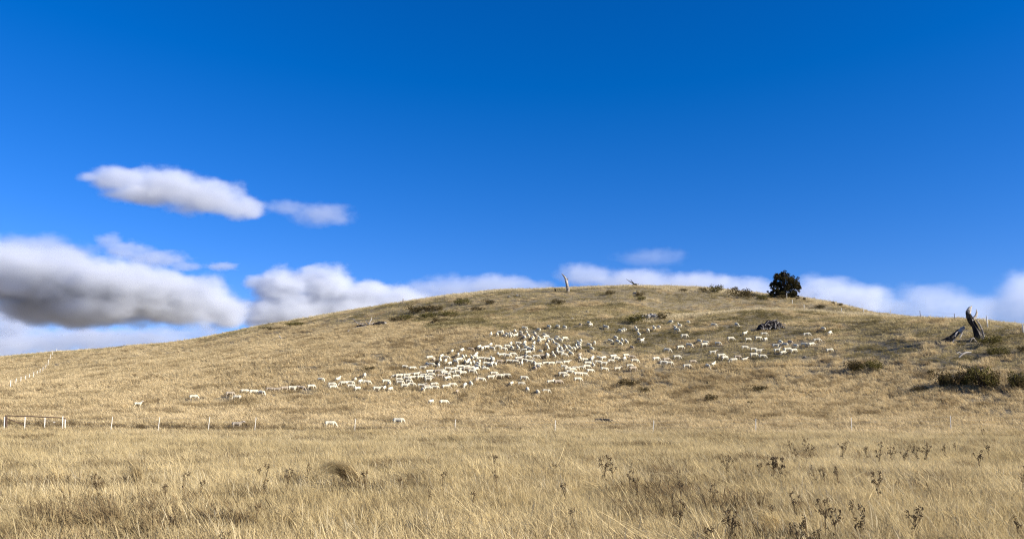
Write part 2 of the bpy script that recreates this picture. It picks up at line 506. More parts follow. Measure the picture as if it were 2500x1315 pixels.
cloud('bright elongated white cloud floating alone, highest in the sky on the left', 4200,
      [(215, 432, 34, 15), (290, 438, 85, 36), (400, 452, 120, 50), (500, 482, 115, 50), (585, 508, 75, 36), (360, 475, 120, 26)], 1.5, 0.42, 1.1)
cloud('thin grey tail cloud trailing right of the high white cloud', 4250,
      [(790, 525, 92, 34), (700, 506, 72, 22)], 0.32, 0.5, 1.0)
cloud('largest grey rolling cloud with bright top edge at the left skyline', 5200,
      [(-120, 665, 200, 80), (80, 680, 200, 72), (260, 705, 210, 80), (420, 735, 170, 70), (540, 762, 80, 46), (180, 752, 190, 46)], 4.6, 0.44, 1.5)
cloud('hazy cloud bank rising behind the large rolling cloud at far left', 6000,
      [(-60, 620, 150, 55), (90, 620, 130, 50), (180, 650, 60, 30)], 0.7, 0.5, 1.0)
cloud('ragged wisp of cloud slanting above the large rolling cloud', 5600,
      [(262, 590, 40, 26), (310, 612, 70, 26), (380, 633, 90, 24), (450, 650, 50, 14)], 0.42, 0.6, 1.3)
cloud('faint short wisp right of the slanting ragged wisp', 5650, [(540, 650, 48, 12)], 0.3, 0.6, 1.0)
cloud('heavy grey cloud with pale top meeting the left hill slope', 6400,
      [(625, 690, 38, 22), (690, 705, 85, 58), (790, 700, 100, 62), (880, 725, 115, 52), (700, 765, 140, 55), (840, 765, 160, 50), (990, 738, 90, 40)], 3.2, 0.48, 1.4)
cloud('low pale cloud on the hill crest between grey cloud and dead trunk', 7400,
      [(1020, 725, 100, 42), (1110, 708, 120, 44), (1210, 698, 120, 38), (1300, 710, 80, 30)], 0.62, 0.5, 1.1)
cloud('long white cloud bank behind the ridge between dead trunk and tree', 7400,
      [(1430, 672, 90, 38), (1560, 690, 140, 40), (1690, 695, 130, 38), (1810, 710, 120, 38), (1920, 725, 90, 34)], 0.65, 0.45, 1.1)
cloud('faint grey puff above the long white cloud bank', 7000, [(1590, 628, 105, 28)], 0.10, 0.5, 1.0)
cloud('rounded white cloud rising directly right of the dark tree', 7400,
      [(2010, 705, 95, 42), (2080, 735, 130, 46), (1990, 745, 100, 40)], 0.75, 0.42, 1.1)
cloud('soft bluish cloud between the rounded cloud and dead stump', 7800,
      [(2270, 730, 105, 44), (2350, 765, 110, 46), (2210, 760, 110, 40)], 0.42, 0.5, 1.0)
cloud('white cloud cut by the right edge above the stump slope', 7400,
      [(2500, 712, 70, 56), (2560, 730, 130, 70), (2480, 760, 80, 46), (2720, 760, 130, 60)], 0.72, 0.42, 1.1)
cloud('low pale cloud layer resting on the left horizon', 9500,
      [(-150, 840, 180, 45), (60, 835, 170, 42), (230, 832, 150, 36), (390, 830, 140, 32), (500, 815, 70, 26), (-60, 850, 160, 60)], 0.8, 0.95, 1.3)
cloud('small grey cloud under the rolling cloud at the left edge', 8600,
      [(20, 778, 75, 44), (-70, 770, 90, 40)], 1.2, 0.45, 1.0)
cloud('flat cloud bank out beyond the left of the view', 7000, [(-700, 760, 260, 70), (-460, 780, 160, 60)], 2.0, 0.45, 1.1)
cloud('white cloud bank out beyond the right of the view', 7000, [(3150, 760, 260, 80), (3500, 790, 220, 70)], 1.8, 0.45, 1.1)

# ------------------------------------------------------------------ grass (uncountable: one object per kind of sward)
def blade(mb, base, h, lean, w, az, seed=False, rnd=random):
    """one bent blade, three segments, tapering; lean is the horizontal reach of the tip"""
    wx, wy = math.cos(az) * w / 2, math.sin(az) * w / 2
    b = Vector(base); v = []
    ks = (0.0, 0.4, 0.75)
    for k in ks:
        p = b + Vector((lean[0] * k ** 1.8, lean[1] * k ** 1.8, h * (k - 0.12 * k * k)))
        ww = 1.0 - 0.35 * k if not seed else (0.55, 0.6, 1.25)[ks.index(k)]
        v += [p + Vector((wx * ww, wy * ww, 0)), p - Vector((wx * ww, wy * ww, 0))]
    v.append(b + Vector((lean[0], lean[1], h * 0.88)))
    mb.add(v, [(0, 1, 3, 2), (2, 3, 5, 4), (4, 5, 6)])

src = bpy.data.collections.new('grass_sources')

def clump_set(prefix, count, nblade, rad, hmin, hmax, width, wind, spread, mat, seed_frac=0.3):
    c = bpy.data.collections.new(prefix)
    for q in range(count):
        rnd = random.Random(hash((prefix, q)) & 0xffff if False else q * 101 + len(prefix) * 977 + nblade)
        mb = MB()
        for i in range(nblade):
            a = rnd.uniform(0, 2 * math.pi); rr = rad * math.sqrt(rnd.random())
            h = rnd.uniform(hmin, hmax)
            ln = (-wind * h * rnd.uniform(0.5, 1.5) + rnd.gauss(0, spread) * h, rnd.gauss(0, spread) * h)
            blade(mb, (rr * math.cos(a), rr * math.sin(a), -0.03), h, ln, width * rnd.uniform(0.7, 1.3), rnd.uniform(0, math.pi), rnd.random() < seed_frac, rnd)
        o = bpy.data.objects.new('%s_%02d' % (prefix, q), mb.mesh(prefix, mat))
        c.objects.link(o)
    return c

def scatter(name, label, X, Y, scale, coll, ncl, tilt=0.12, hs=None):
    n = len(X)
    Z = ground(X, Y)
    me = bpy.data.meshes.new(name)
    me.vertices.add(n)
    me.vertices.foreach_set('co', np.stack([X, Y, Z], -1).ravel())
    rot = np.stack([rng.normal(0, tilt, n), rng.normal(-0.02, tilt, n), rng.uniform(-0.6, 0.6, n)], -1)
    a = me.attributes.new('rot', 'FLOAT_VECTOR', 'POINT'); a.data.foreach_set('vector', rot.ravel())
    hs = np.ones(n) if hs is None else hs
    sc = np.stack([scale, scale, scale * hs], -1)
    a = me.attributes.new('scl', 'FLOAT_VECTOR', 'POINT'); a.data.foreach_set('vector', sc.ravel())
    a = me.attributes.new('idx', 'INT', 'POINT'); a.data.foreach_set('value', rng.integers(0, ncl, n).astype(np.int32))
    o = link(name, me)
    ng = bpy.data.node_groups.new(name, 'GeometryNodeTree')
    ng.interface.new_socket('Geometry', in_out='INPUT', socket_type='NodeSocketGeometry')
    ng.interface.new_socket('Geometry', in_out='OUTPUT', socket_type='NodeSocketGeometry')
    gi = ng.nodes.new('NodeGroupInput'); go = ng.nodes.new('NodeGroupOutput')
    ci = ng.nodes.new('GeometryNodeCollectionInfo')
    ci.inputs['Collection'].default_value = coll
    ci.inputs['Separate Children'].default_value = True
    ci.inputs['Reset Children'].default_value = True
    ip = ng.nodes.new('GeometryNodeInstanceOnPoints')
    ip.inputs['Pick Instance'].default_value = True
    def attr(nm, typ):
        nd = ng.nodes.new('GeometryNodeInputNamedAttribute'); nd.data_type = typ
        nd.inputs['Name'].default_value = nm
        return nd.outputs['Attribute']
    er = ng.nodes.new('FunctionNodeEulerToRotation')
    ng.links.new(gi.outputs[0], ip.inputs['Points'])
    ng.links.new(ci.outputs[0], ip.inputs['Instance'])
    ng.links.new(attr('idx', 'INT'), ip.inputs['Instance Index'])
    ng.links.new(attr('rot', 'FLOAT_VECTOR'), er.inputs[0])
    ng.links.new(er.outputs[0], ip.inputs['Rotation'])
    ng.links.new(attr('scl', 'FLOAT_VECTOR'), ip.inputs['Scale'])
    ng.links.new(ip.outputs[0], go.inputs[0])
    md = o.modifiers.new('scatter', 'NODES'); md.node_group = ng
    tag(o, label, 'grass', kind='stuff')
    return o

def sample(dmin, dmax, half_deg, density):
    """points spread evenly over a sector of the paddock"""
    h = R(half_deg)
    n = int(density * h * (dmax ** 2 - dmin ** 2))
    p = rng.uniform(-h, h, n); d = np.sqrt(rng.uniform(dmin ** 2, dmax ** 2, n))
    return d * np.sin(p), d * np.cos(p), d

SHORT_X = [-400, 0, 300, 560, 800, 900, 1050, 1200, 1350, 1500, 1700, 1900, 2100, 2300, 2500, 3200]
SHORT_Y = [868, 874, 852, 822, 786, 790, 796, 802, 826, 862, 884, 886, 892, 900, 906, 915]

def sward(X, Y):
    """0 long brown, 1 grazed olive, 2 pale with the sunlit rim painted in: by where on the hill it grows"""
    Z = ground(X, Y)
    px, py = project(X, Y, Z)
    d = np.hypot(X, Y); ph = np.arctan2(X, Y)
    line = np.interp(px, SHORT_X, SHORT_Y) + (fbm(X / 7, Y / 7, 3) - 0.5) * 44
    kind = np.where(py < line, 1, 0)
    mott = fbm(X / 3.3 + 7, Y / 3.3, 3)
    kind = np.where((kind == 1) & (mott > 0.60), 0, kind)
    d1 = np.interp(ph, PHI, _D1); dc = np.interp(ph, PHI, _DC); t1 = np.interp(ph, PHI, _T1); tc = np.interp(ph, PHI, _TC)
    shoulder = (px > 1560) & (d > d1 - 1.5 + 3 * (fbm(X / 5, Y / 5, 2) - .5)) & (d < d1 + 9)
    crest = (d > dc - 9 + 9 * (fbm(X / 6, Y / 6, 2) - .5))
    crest = crest & ((tc > t1) | (d > d1))
    kind = np.where(shoulder | crest, 2, kind)
    return kind, px, py, d

# --- front paddock
near = clump_set('near_tuft', 10, 96, 0.27, 0.12, 0.43, 0.0060, 0.16, 0.26, M['grass_front'])
X1, Y1, D1 = sample(7.5, 30, 44, 17)
X2, Y2, D2 = sample(30, 62, 42, 9)
X = np.concatenate([X1, X2]); Y = np.concatenate([Y1, Y2]); D = np.concatenate([D1, D2])
lowf = fbm(X / 4.5, Y / 4.5, 3); mid = fbm(X / 1.3 + 5, Y / 1.3, 2)
keep = ~((np.abs(Y - 50.9) < 1.5) & (rng.random(len(X)) < np.clip((16 - X) / 22, 0, 0.8))) & (rng.random(len(X)) < np.clip((57 - Y + 8 * (mid - .5)) / 18, 0, 1)) & (rng.random(len(X)) < np.clip(2.0 * lowf + 0.35, 0.35, 1.0))
X, Y, D, lowf, mid = (q[keep] for q in (X, Y, D, lowf, mid))
_tq = at(872, 1196, 0.0, 7)      # the arching tussock has smothered the grass in front of it
_k = ~((np.abs(X - _tq.x + 0.3) < 0.75) & (Y - _tq.y > -1.5) & (Y - _tq.y < 0.5) & (rng.random(len(X)) < 0.85))
X, Y, D, lowf, mid = (q[_k] for q in (X, Y, D, lowf, mid))
sc = (0.75 + 0.55 * lowf + 0.35 * (mid - 0.5)) * rng.uniform(0.75, 1.2, len(X)) * np.interp(D, [8, 30, 60], [0.82, 1.05, 1.3])
hs = np.interp(D, [8, 30, 60], [1.0, 0.9, 0.72])
front = scatter('front_paddock_grass', 'tall dry pale grass covering the flat paddock before the fence', X, Y, sc, near, 10, 0.17, hs)

# broken, flattened stems and taller seed stalks among them
flat = clump_set('flattened_tuft', 6, 60, 0.32, 0.14, 0.34, 0.0075, 0.75, 0.75, M['grass_front'], 0.15)
X, Y, D = sample(7.5, 46, 43, 3.2)
pk = fbm(X / 1.9 + 15, Y / 1.9, 2); keep = pk > 0.5; X, Y, D = X[keep], Y[keep], D[keep]
scatter('flattened_grass', 'broken and flattened straw lying through the front paddock', X, Y, rng.uniform(0.8, 1.5, len(X)), flat, 6, 0.3)
stalk = clump_set('seed_stalk', 6, 8, 0.30, 0.34, 0.56, 0.0058, 0.18, 0.20, M['grass_pale'], 0.9)
X, Y, D = sample(7.5, 50, 43, 4.0)
pk = fbm(X / 3.1 + 25, Y / 3.1, 2); keep = pk > 0.46; X, Y, D = X[keep], Y[keep], D[keep]
scatter('seed_stalks', 'scattered taller pale seed stalks above the front paddock grass', X, Y, rng.uniform(0.7, 1.1, len(X)), stalk, 6, 0.15)

# dark sedge pockets in the front paddock and along the drain behind the fence
sedge = clump_set('sedge_tuft', 5, 48, 0.24, 0.18, 0.42, 0.011, 0.35, 0.25, M['grass_dark'])
X, Y, D = sample(8, 48, 42, 9)
pk = fbm(X / 2.6 + 60, Y / 2.6, 3)
keep = (pk > 0.59) & (Y < 46)
Xa, Ya, Da = X[keep], Y[keep], D[keep]
Xb = rng.uniform(-36, 20, 5200); Yb = rng.normal(50.9, 0.9, 5200)
keep = rng.random(5200) < np.clip((16 - Xb) / 26, 0.05, 1) * np.clip(fbm(Xb / 3, Yb / 3, 2) * 1.7, 0.2, 1)
Xb, Yb = Xb[keep], Yb[keep]
X = np.concatenate([Xa, Xb]); Y = np.concatenate([Ya, Yb])
scatter('dark_sedge', 'darker brown sedge in pockets and along the drain behind the fence', X, Y,
        rng.uniform(0.7, 1.15, len(X)), sedge, 5, 0.16)

# --- hillside
far = clump_set('hill_tuft', 8, 40, 0.42, 0.22, 0.50, 0.020, 0.42, 0.25, M['grass_hill'])
shortc = clump_set('grazed_tuft', 8, 34, 0.45, 0.07, 0.22, 0.024, 0.30, 0.45, M['grass_short'])
palec = clump_set('bleached_tuft', 5, 36, 0.45, 0.22, 0.46, 0.024, 0.35, 0.30, M['grass_pale'])
X1, Y1, D1 = sample(39, 75, 43, 9.5)
X2, Y2, D2 = sample(75, 125, 43, 7.0)
X3, Y3, D3 = sample(125, 235, 43, 3.0)
X = np.concatenate([X1, X2, X3]); Y = np.concatenate([Y1, Y2, Y3])
keep = rng.random(len(X)) > np.clip((57 - Y) / 18, 0, 1)
X, Y = X[keep], Y[keep]
kind, px, py, D = sward(X, Y)
# worn sheep tracks: no tufts grow there
TRACKS = [[(1236, 772), (1262, 757), (1290, 744), (1312, 735)], [(1500, 790), (1640, 800), (1800, 795), (1990, 800)], [(1240, 812), (1400, 800), (1560, 760), (1700, 745)],
          [(1890, 735), (1893, 742), (1899, 752)], [(2040, 830), (2200, 846), (2420, 870)], [(600, 905), (800, 895), (1000, 870), (1180, 822)], [(1600, 905), (1850, 900), (2200, 890), (2480, 905)]]
on_track = np.zeros(len(X), bool)
on_track |= (np.abs(Y - 50.9) < 1.5) & (rng.random(len(X)) < np.clip((16 - X) / 22, 0, 0.8))      # the drain: only sedge
for sx_, sy_ in ((337, 984), (473, 966), (579, 1033), (806, 1032), (973, 1024), (563, 958), (760, 941)):     # grass trodden down round the strays
    q_ = at(sx_, sy_, 0.42, 48)
    on_track |= (np.abs(X - q_.x) < 0.9) & (Y - q_.y > -2.4) & (Y - q_.y < 0.7) & (rng.random(len(X)) < 0.8)
for tr_ in TRACKS:
    ax = np.array([q[0] for q in tr_], float); ay = np.array([q[1] for q in tr_], float)
    for a0, b0, a1, b1 in zip(ax[:-1], ay[:-1], ax[1:], ay[1:]):
        t_ = np.clip(((px - a0) * (a1 - a0) + (py - b0) * (b1 - b0)) / ((a1 - a0) ** 2 + (b1 - b0) ** 2), 0, 1)
        on_track |= np.hypot((px - a0 - t_ * (a1 - a0)) * .8, py - b0 - t_ * (b1 - b0)) < (2.6 if tr_ is TRACKS[0] else 1.6)
kind = np.where(on_track, 3, kind)
lowf = fbm(X / 5.0 + 11, Y / 5.0, 3); mid = fbm(X / 1.7 + 31, Y / 1.7, 2)
infl = np.interp(D, [40, 100, 230], [0.85, 1.1, 1.7])
# darker streaks: rank tufts below, grazed-out patches strung along the contour above
streak = fbm(X / 5.2 + 70, Y / 2.4, 3); streak2 = fbm(X / 2.2 + 90, Y / 1.5, 2)
kind = np.where((kind == 1) & (streak > 0.545), 4, kind)
kind = np.where((kind == 0) & (streak2 > 0.66) & (rng.random(len(X)) < 0.75), 5, kind)
k0 = (kind == 0) & (rng.random(len(X)) < np.clip(2.4 * lowf + 0.1, 0.25, 1.0))
long_h = np.interp(py, [760, 860, 940, 1010], [0.55, 0.80, 1.0, 0.95])
scatter('hillside_grass', 'long dry brown grass over the lower hillside around the flock', X[k0], Y[k0],
        (infl * (0.7 + 0.6 * lowf) * rng.uniform(0.75, 1.2, len(X)))[k0], far, 8, 0.16, (long_h / infl)[k0])
k1 = kind == 1
scatter('grazed_hill_grass', 'short olive grazed grass over the upper hillside', X[k1], Y[k1],
        (infl * (0.8 + 0.4 * lowf) * rng.uniform(0.75, 1.3, len(X)))[k1], shortc, 8, 0.2, (1 / infl)[k1])
darkshort = clump_set('dark_grazed_tuft', 5, 34, 0.45, 0.07, 0.20, 0.026, 0.30, 0.45, M['grass_heath'])
k4 = kind == 4
scatter('dark_hill_grass', 'dark olive grazed-out patches strung along the upper hillside', X[k4], Y[k4],
        (infl * rng.uniform(0.75, 1.3, len(X)))[k4], darkshort, 5, 0.2, (1 / infl)[k4])
rank = clump_set('rank_tuft', 5, 44, 0.34, 0.22, 0.52, 0.018, 0.5, 0.25, M['grass_rank'])
k5 = kind == 5
scatter('rank_brown_grass', 'rank darker brown tufts through the lower hillside', X[k5], Y[k5],
        (infl * rng.uniform(0.75, 1.25, len(X)))[k5], rank, 5, 0.16, (long_h / infl)[k5])
k2 = kind == 2  # crest and shoulder tufts, coloured paler to paint their sunlit tips
scatter('ridge_grass', 'grass given a pale sunlit tone along the ridge and shoulder edge', X[k2], Y[k2],
        (infl * rng.uniform(0.8, 1.2, len(X)))[k2], palec, 5, 0.15, (0.85 / infl)[k2])

# ------------------------------------------------------------------ fences and gate
def post_mesh(h, w, mat, name='post', lean=0.0, top=0.0):
    mb = MB(); n = 6
    mb.tube([(0, 0, -0.25), (lean * 0.5, 0, h * 0.5), (lean, 0, h - 0.012), (lean, 0, h)], [w / 2, w / 2, w / 2, w / 2 * 0.8], n)
    return mb.mesh(name, mat)

def wire_run(parent, pts, mat, name='wire', r=0.0022):
    mb = MB(); mb.tube(pts, r, 4, True)
    o = link(name, mb.mesh(name, mat), parent)
    return o

FY = 47.0
ff = empty('paddock_fence', (0, FY, 0))
tag(ff, 'wire fence on thin white posts crossing the front of the hill', 'fence')
FP = [(275, 1016), (390, 1017), (512, 1017), (625, 1018), (868, 1021), (1112, 1023), (1356, 1025), (1596, 1025), (1845, 1021), (2078, 1018), (2320, 1014), (2562, 1011), (2804, 1009)]
tops = []
for i, (px, py) in enumerate(FP):
    p = at_dist(px, py, FY); gz = g1(p.x, FY)
    o = link('post', post_mesh(p.z - gz, 0.038, M['post_white'], lean=0.05), ff)
    o.location = (p.x - 0.05, 0, gz)
    tops.append((Vector((p.x, 0.035, 0)), gz, p.z))
gate_r = at_dist(160, 1022, FY)
first = (Vector((gate_r.x, 0.035, 0)), g1(gate_r.x, FY), gate_r.z)
for k in (0.93, 0.72, 0.5, 0.28):
    pts = []
    for (q, gz, tz) in [first] + tops:
        pts.append((q.x, q.y, gz + (tz - gz) * k))
    wire_run(ff, pts, M['wire'])

# the gate at the left
gl = at_dist(15, 1014, FY)
gt = empty('farm_gate', (gl.x, FY - 0.02, g1(gl.x, FY)))
tag(gt, 'rusty pipe farm gate with white uprights and diagonal brace at left edge', 'gate')
def gp(px, py, dy=0.0):
    p = at_dist(px, py, FY - 0.02) - Vector(gt.location); return Vector((p.x, dy, p.z))
mb = MB(); mb.tube([gp(15.6, 1062), gp(15.4, 1040), gp(15.2, 1014)], 0.06, 8); mb.build('hinge_post', M['post_dark'], gt)
mb = MB(); mb.tube([gp(13, 1013.8), gp(60, 1015), gp(110, 1017.3), gp(155, 1019.3), gp(158.5, 1020.5), gp(160.5, 1024)], 0.030, 8); mb.build('top_rail', M['rail'], gt)
mb = MB(); mb.tube([gp(17, 1020, -0.03), gp(60, 1037, -0.03), gp(108, 1055.5, -0.03)], 0.024, 7); mb.build('diagonal_brace', M['rail'], gt)
for a, b in (((13.0, 1017), (11, 1059)), ((63, 1017), (61.2, 1059)), ((111.6, 1018.8), (109.5, 1060.5)), ((155, 1015.5), (153.5, 1057)), ((160.8, 1023), (159.4, 1061))):
    mb = MB(); mb.tube([gp(*b, -0.07), gp(*a, -0.07)], [0.027, 0.025], 7); mb.build('upright', M['post_white'], gt)
for k in (1026, 1033, 1040, 1047):
    mb = MB(); mb.tube([gp(14, k - 3), gp(85, k), gp(160, k + 2)], 0.003, 4); mb.build('gate_wire', M['wire'], gt)
mb = MB(); mb.box(gp(133, 1030, -0.02), (0.10, 0.008, 0.05)); mb.build('tag', M['post_white'], gt)

# fence climbing the left slope
LP = [(24, 952, 13), (37.5, 941, 8), (50, 935.5, 7), (61, 932, 7), (71, 926.5, 6), (81, 926, 10), (90, 917, 5), (97, 914, 7), (104, 909, 7), (111, 902, 6), (117, 893, 9), (122, 879, 7), (127, 869, 5), (137, 860.5, 5)]
roots = [at(px, py, 0.0, 60) for px, py, h in LP]
lf = empty('slope_fence', roots[0])
tag(lf, 'line of small white posts climbing the left slope to the skyline', 'fence')
prev = []
for (px, py, h), p in zip(LP, roots):
    hh = max(0.8, min(1.3, h * p.length / F + 0.4))
    o = link('post', post_mesh(hh, 0.075, M['post_white'], lean=random.uniform(-0.03, 0.03)), lf)
    o.location = p - roots[0]
    prev.append(p - roots[0] + Vector((0, 0, hh)))
for k in (0.08, 0.4):
    wire_run(lf, [q - Vector((0, 0, k)) for q in prev], M['wire'])

# fence over the right shoulder
RP = [(1921, 729, 12, 0), (1934.5, 741, 9, 0), (1963.5, 755, 11, 0), (2055, 763, 10, 0), (2109, 767, 13, 0), (2175, 772, 14, 0), (2247.5, 777, 16, 1), (2331, 779, 12, 1), (2411.5, 798, 22, 0), (2499, 813, 20, 0), (2590, 832, 23, 0)]
roots = []
for px, py, h, dk in RP:
    roots.append(at(px, py, 0.05, 60))
rf = empty('ridge_fence', roots[0])
tag(rf, 'straggling fence of white and dark posts along the right hill shoulder', 'fence')
prev = []
for (px, py, h, dk), p in zip(RP, roots):
    hh = max(0.7, min(1.5, h * p.length / F + 0.1))
    o = link('post', post_mesh(hh, 0.06 if dk else 0.10, M['post_dark' if dk else 'post_white'], lean=random.uniform(-0.02, 0.02)), rf)
    if dk: o['label'] = 'dark thin post'
    o.location = p - roots[0]
    prev.append(p - roots[0] + Vector((0, 0, hh)))
for k in (0.1, 0.45):
    wire_run(rf, [q - Vector((0, 0, k)) for q in prev], M['wire'])

# ------------------------------------------------------------------ dead wood
def px_pts(base_px, lst, dist=None):
    """sketch of a limb in photograph pixels, turned into metres in the upright plane through its own foot"""
    p0 = at(*base_px, 0.0, 40) if dist is None else dist
    s = p0.y
    out = []
    for q in lst:
        w = at_dist(q[0], q[1], s) - p0
        out.append(Vector((w.x, q[2] if len(q) > 2 else 0.0, w.z)))
    return p0, out, s / F

# the big stump at the right
p0, trunk, k = px_pts((2385, 832), [(2391, 838), (2389, 826), (2385, 810), (2379, 795, .05), (2372, 783, .05), (2366, 773), (2363.5, 764), (2363, 758)])
st = empty('dead_stump', p0)
tag(st, 'tall charred dead stump with two broken pale prongs on the right slope', 'stump')
rs = random.Random(5)
mb = MB(); mb.tube(trunk, [q * k for q in (12, 9, 7.6, 7.2, 7.0, 6.4, 5.4, 4.8)], 14, True, 0.24, rs); st_trunk = mb.build('trunk', M['wood_stump'], st, smooth=False)
_, q1, _ = px_pts(None, [(2364, 762), (2365, 757), (2367, 752), (2369, 748.5), (2371.5, 746)], p0) if False else (0, [Vector((at_dist(a, b, p0.y) - p0).to_tuple()) for a, b in ((2363.5, 766), (2364, 757), (2367, 752), (2370, 749), (2371.5, 746))], 0)
mb = MB(); mb.tube([Vector((v.x, -0.08, v.z)) for v in q1], [q * k for q in (4.6, 5.2, 4, 1.8, 0.5)], 9, True, 0.15, rs); mb.build('broken_top', M['wood_pale'], st_trunk)
def limb(parent, base, pix, rad, mat, name, dy=0.0, n=7, rough=0.12, dys=None):
    pts = []
    for i, (a, b) in enumerate(pix):
        w = at_dist(a, b, base.y) - base
        pts.append(Vector((w.x, (dys[i] if dys else dy), w.z)))
    kk = base.y / F
    mb = MB(); mb.tube(pts, [r_ * kk for r_ in rad], n, True, rough, rs)
    return mb.build(name, mat, parent)
limb(st_trunk, p0, [(2370, 784), (2376, 777), (2382, 771), (2384, 763), (2382.5, 754)], [3.8, 3.3, 3.0, 2.2, 0.4], M['wood_pale'], 'prong', -0.05)
limb(st_trunk, p0, [(2392, 838), (2397, 822), (2393, 805), (2386, 790), (2378, 780)], [3.4, 2.6, 2.2, 2.0, 1.2], M['wood_dead'], 'bark_ridge', -0.28)
limb(st, p0, [(2377, 836), (2371, 826), (2366, 828), (2363, 836)], [4, 3.2, 2.8, 1.6], M['wood_dead'], 'root', -0.3)
limb(st, p0, [(2394, 830), (2402, 831), (2408, 838)], [5, 4, 2], M['wood_dead'], 'root', -0.1)

p0 = at(2330, 835, 0, 40)
lg = empty('fallen_log', p0)
tag(lg, 'splintered fallen log with bright broken end left of the tall stump', 'log')
limb(lg, p0, [(2312, 836), (2322, 826), (2334, 815), (2342, 806)], [5, 7, 6, 4.2], M['wood_stump'], 'log_body', 0.0, 10, 0.25)
limb(lg, p0, [(2339, 811), (2347, 803), (2352.5, 799)], [5.2, 4.6, 3.4], M['wood_pale'], 'broken_end', -0.12, 8)
limb(lg, p0, [(2324, 822), (2327, 814), (2332, 810)], [1.6, 1.5, .8], M['wood_pale'], 'splinter', -0.5)
limb(lg, p0, [(2336, 826), (2340, 818), (2343, 812)], [1.5, 1.4, .6], M['wood_pale'], 'splinter', -0.5)
limb(lg, p0, [(2318, 836), (2322, 830), (2328, 831)], [1.8, 1.6, 1], M['wood_dead'], 'splinter', -0.5)
limb(lg, p0, [(2296, 830), (2304, 828), (2316, 824)], [1.2, 2, 3.4], M['wood_char'], 'branch', -0.1)

p0 = at(2358, 874, 0, 40)
b = empty('fallen_branch', p0)
tag(b, 'pale curved fallen branch in grass below the tall stump', 'branch')
limb(b, p0, [(2341, 872), (2349, 864), (2358, 860), (2371, 859.5)], [1.2, 2.2, 2.4, 1.2], M['wood_pale'], 'bough', 0.0)
limb(b, p0, [(2330, 863), (2335, 860), (2342, 863)], [.8, 1.1, .6], M['wood_pale'], 'twig', -0.4)

# ridge trunk, its small neighbour and the toppled crown on the skyline
p0 = at(1386.5, 712, 0, 60)
t = empty('dead_tree', p0)
tag(t, 'tall bare dead trunk bending left at its top on the skyline', 'tree')
limb(t, p0, [(1387, 715), (1386, 705), (1384.5, 693), (1382.5, 684), (1379.5, 677), (1375, 671.5), (1371, 667)], [4.6, 3.9, 3.5, 3.1, 2.5, 1.8, 0.5], M['wood_dead'], 'trunk', 0, 9)
limb(t, p0, [(1383, 684), (1386, 682), (1386.3, 678)], [1.6, 1.5, 0.5], M['wood_dead'], 'stub', 0)
p0 = at(1355.8, 712, 0, 60)
t = empty('dead_stub', p0)
tag(t, 'short pointed dead stub left of the tall bare trunk', 'stump')
limb(t, p0, [(1356, 714), (1355.5, 707), (1354, 702)], [2.4, 1.9, 0.4], M['wood_char'], 'stub', 0)
p0 = at(1552, 698.5, 0, 60)
t = empty('toppled_branch', p0)
tag(t, 'dark toppled branch with forked bare twigs on the hill top', 'branch')
limb(t, p0, [(1555.5, 699), (1553.5, 694), (1549, 693), (1541, 697)], [2.2, 2.4, 1.8, 1.0], M['wood_char'], 'bough', 0)
limb(t, p0, [(1552, 695), (1543, 690), (1536, 686), (1529, 681)], [1.6, 1.3, 0.8, 0.3], M['wood_char'], 'twig', 0, 5)
limb(t, p0, [(1550, 694), (1545, 688), (1540.5, 681.5)], [1.5, 1.1, 0.4], M['wood_char'], 'twig', 0.3, 5)
limb(t, p0, [(1554, 696), (1558, 693), (1560, 692)], [1.0, 0.7, 0.3], M['wood_dead'], 'twig', -0.2, 5)

# stub on the left ridge
p0 = at(984, 740, 0, 60)
t = empty('broken_stub', p0)
tag(t, 'small grey broken stub with debris on the left ridge line', 'stump')
limb(t, p0, [(984.5, 742), (984, 734), (984.2, 728)], [1.5, 1.3, 0.8], M['wood_dead'], 'stub', 0)
limb(t, p0, [(973, 741), (980, 738.5), (995, 739)], [1.0, 1.5, 0.8], M['wood_dead'], 'branch', 0)

# the fallen tree with antler-like branches
p0 = at(890, 799, 0, 60)
t = empty('fallen_tree', p0)
tag(t, 'bleached fallen tree with antler-like branches on the left hillside', 'tree')
ft = limb(t, p0, [(860, 802), (872, 796), (887, 794), (905, 794), (925, 789), (942, 788)], [1.2, 2.6, 3.4, 4, 5.2, 4.6], M['wood_char'], 'trunk', 0.2, 9)
limb(ft, p0, [(861, 802), (874, 800), (889, 798), (897, 796)], [1.2, 1.8, 2.0, 1.0], M['wood_pale'], 'bough', -0.25)
limb(ft, p0, [(893, 794), (880, 791), (873, 789), (864, 780), (858, 777)], [1.6, 1.4, 1.3, 1.0, .4], M['wood_dead'], 'branch', -0.1, 6)
limb(ft, p0, [(901, 792), (904, 786), (907.5, 780), (908.5, 774)], [1.8, 1.5, 1.3, .6], M['wood_pale'], 'branch', -0.3, 6)
limb(ft, p0, [(902, 791), (909, 790.5), (915, 786)], [1.9, 1.6, .5], M['wood_pale'], 'branch', -0.35, 6)
limb(ft, p0, [(901, 791), (897, 787), (893, 783)], [1.6, 1.3, .6], M['wood_dead'], 'branch', -0.2, 6)
limb(ft, p0, [(896, 795), (891, 789), (878, 787)], [1.4, 1.1, .4], M['wood_dead'], 'branch', -0.1, 6)
limb(ft, p0, [(940, 788.5), (943, 786.5)], [3.2, 2.4], M['wood_pale'], 'broken_end', 0.05, 8)
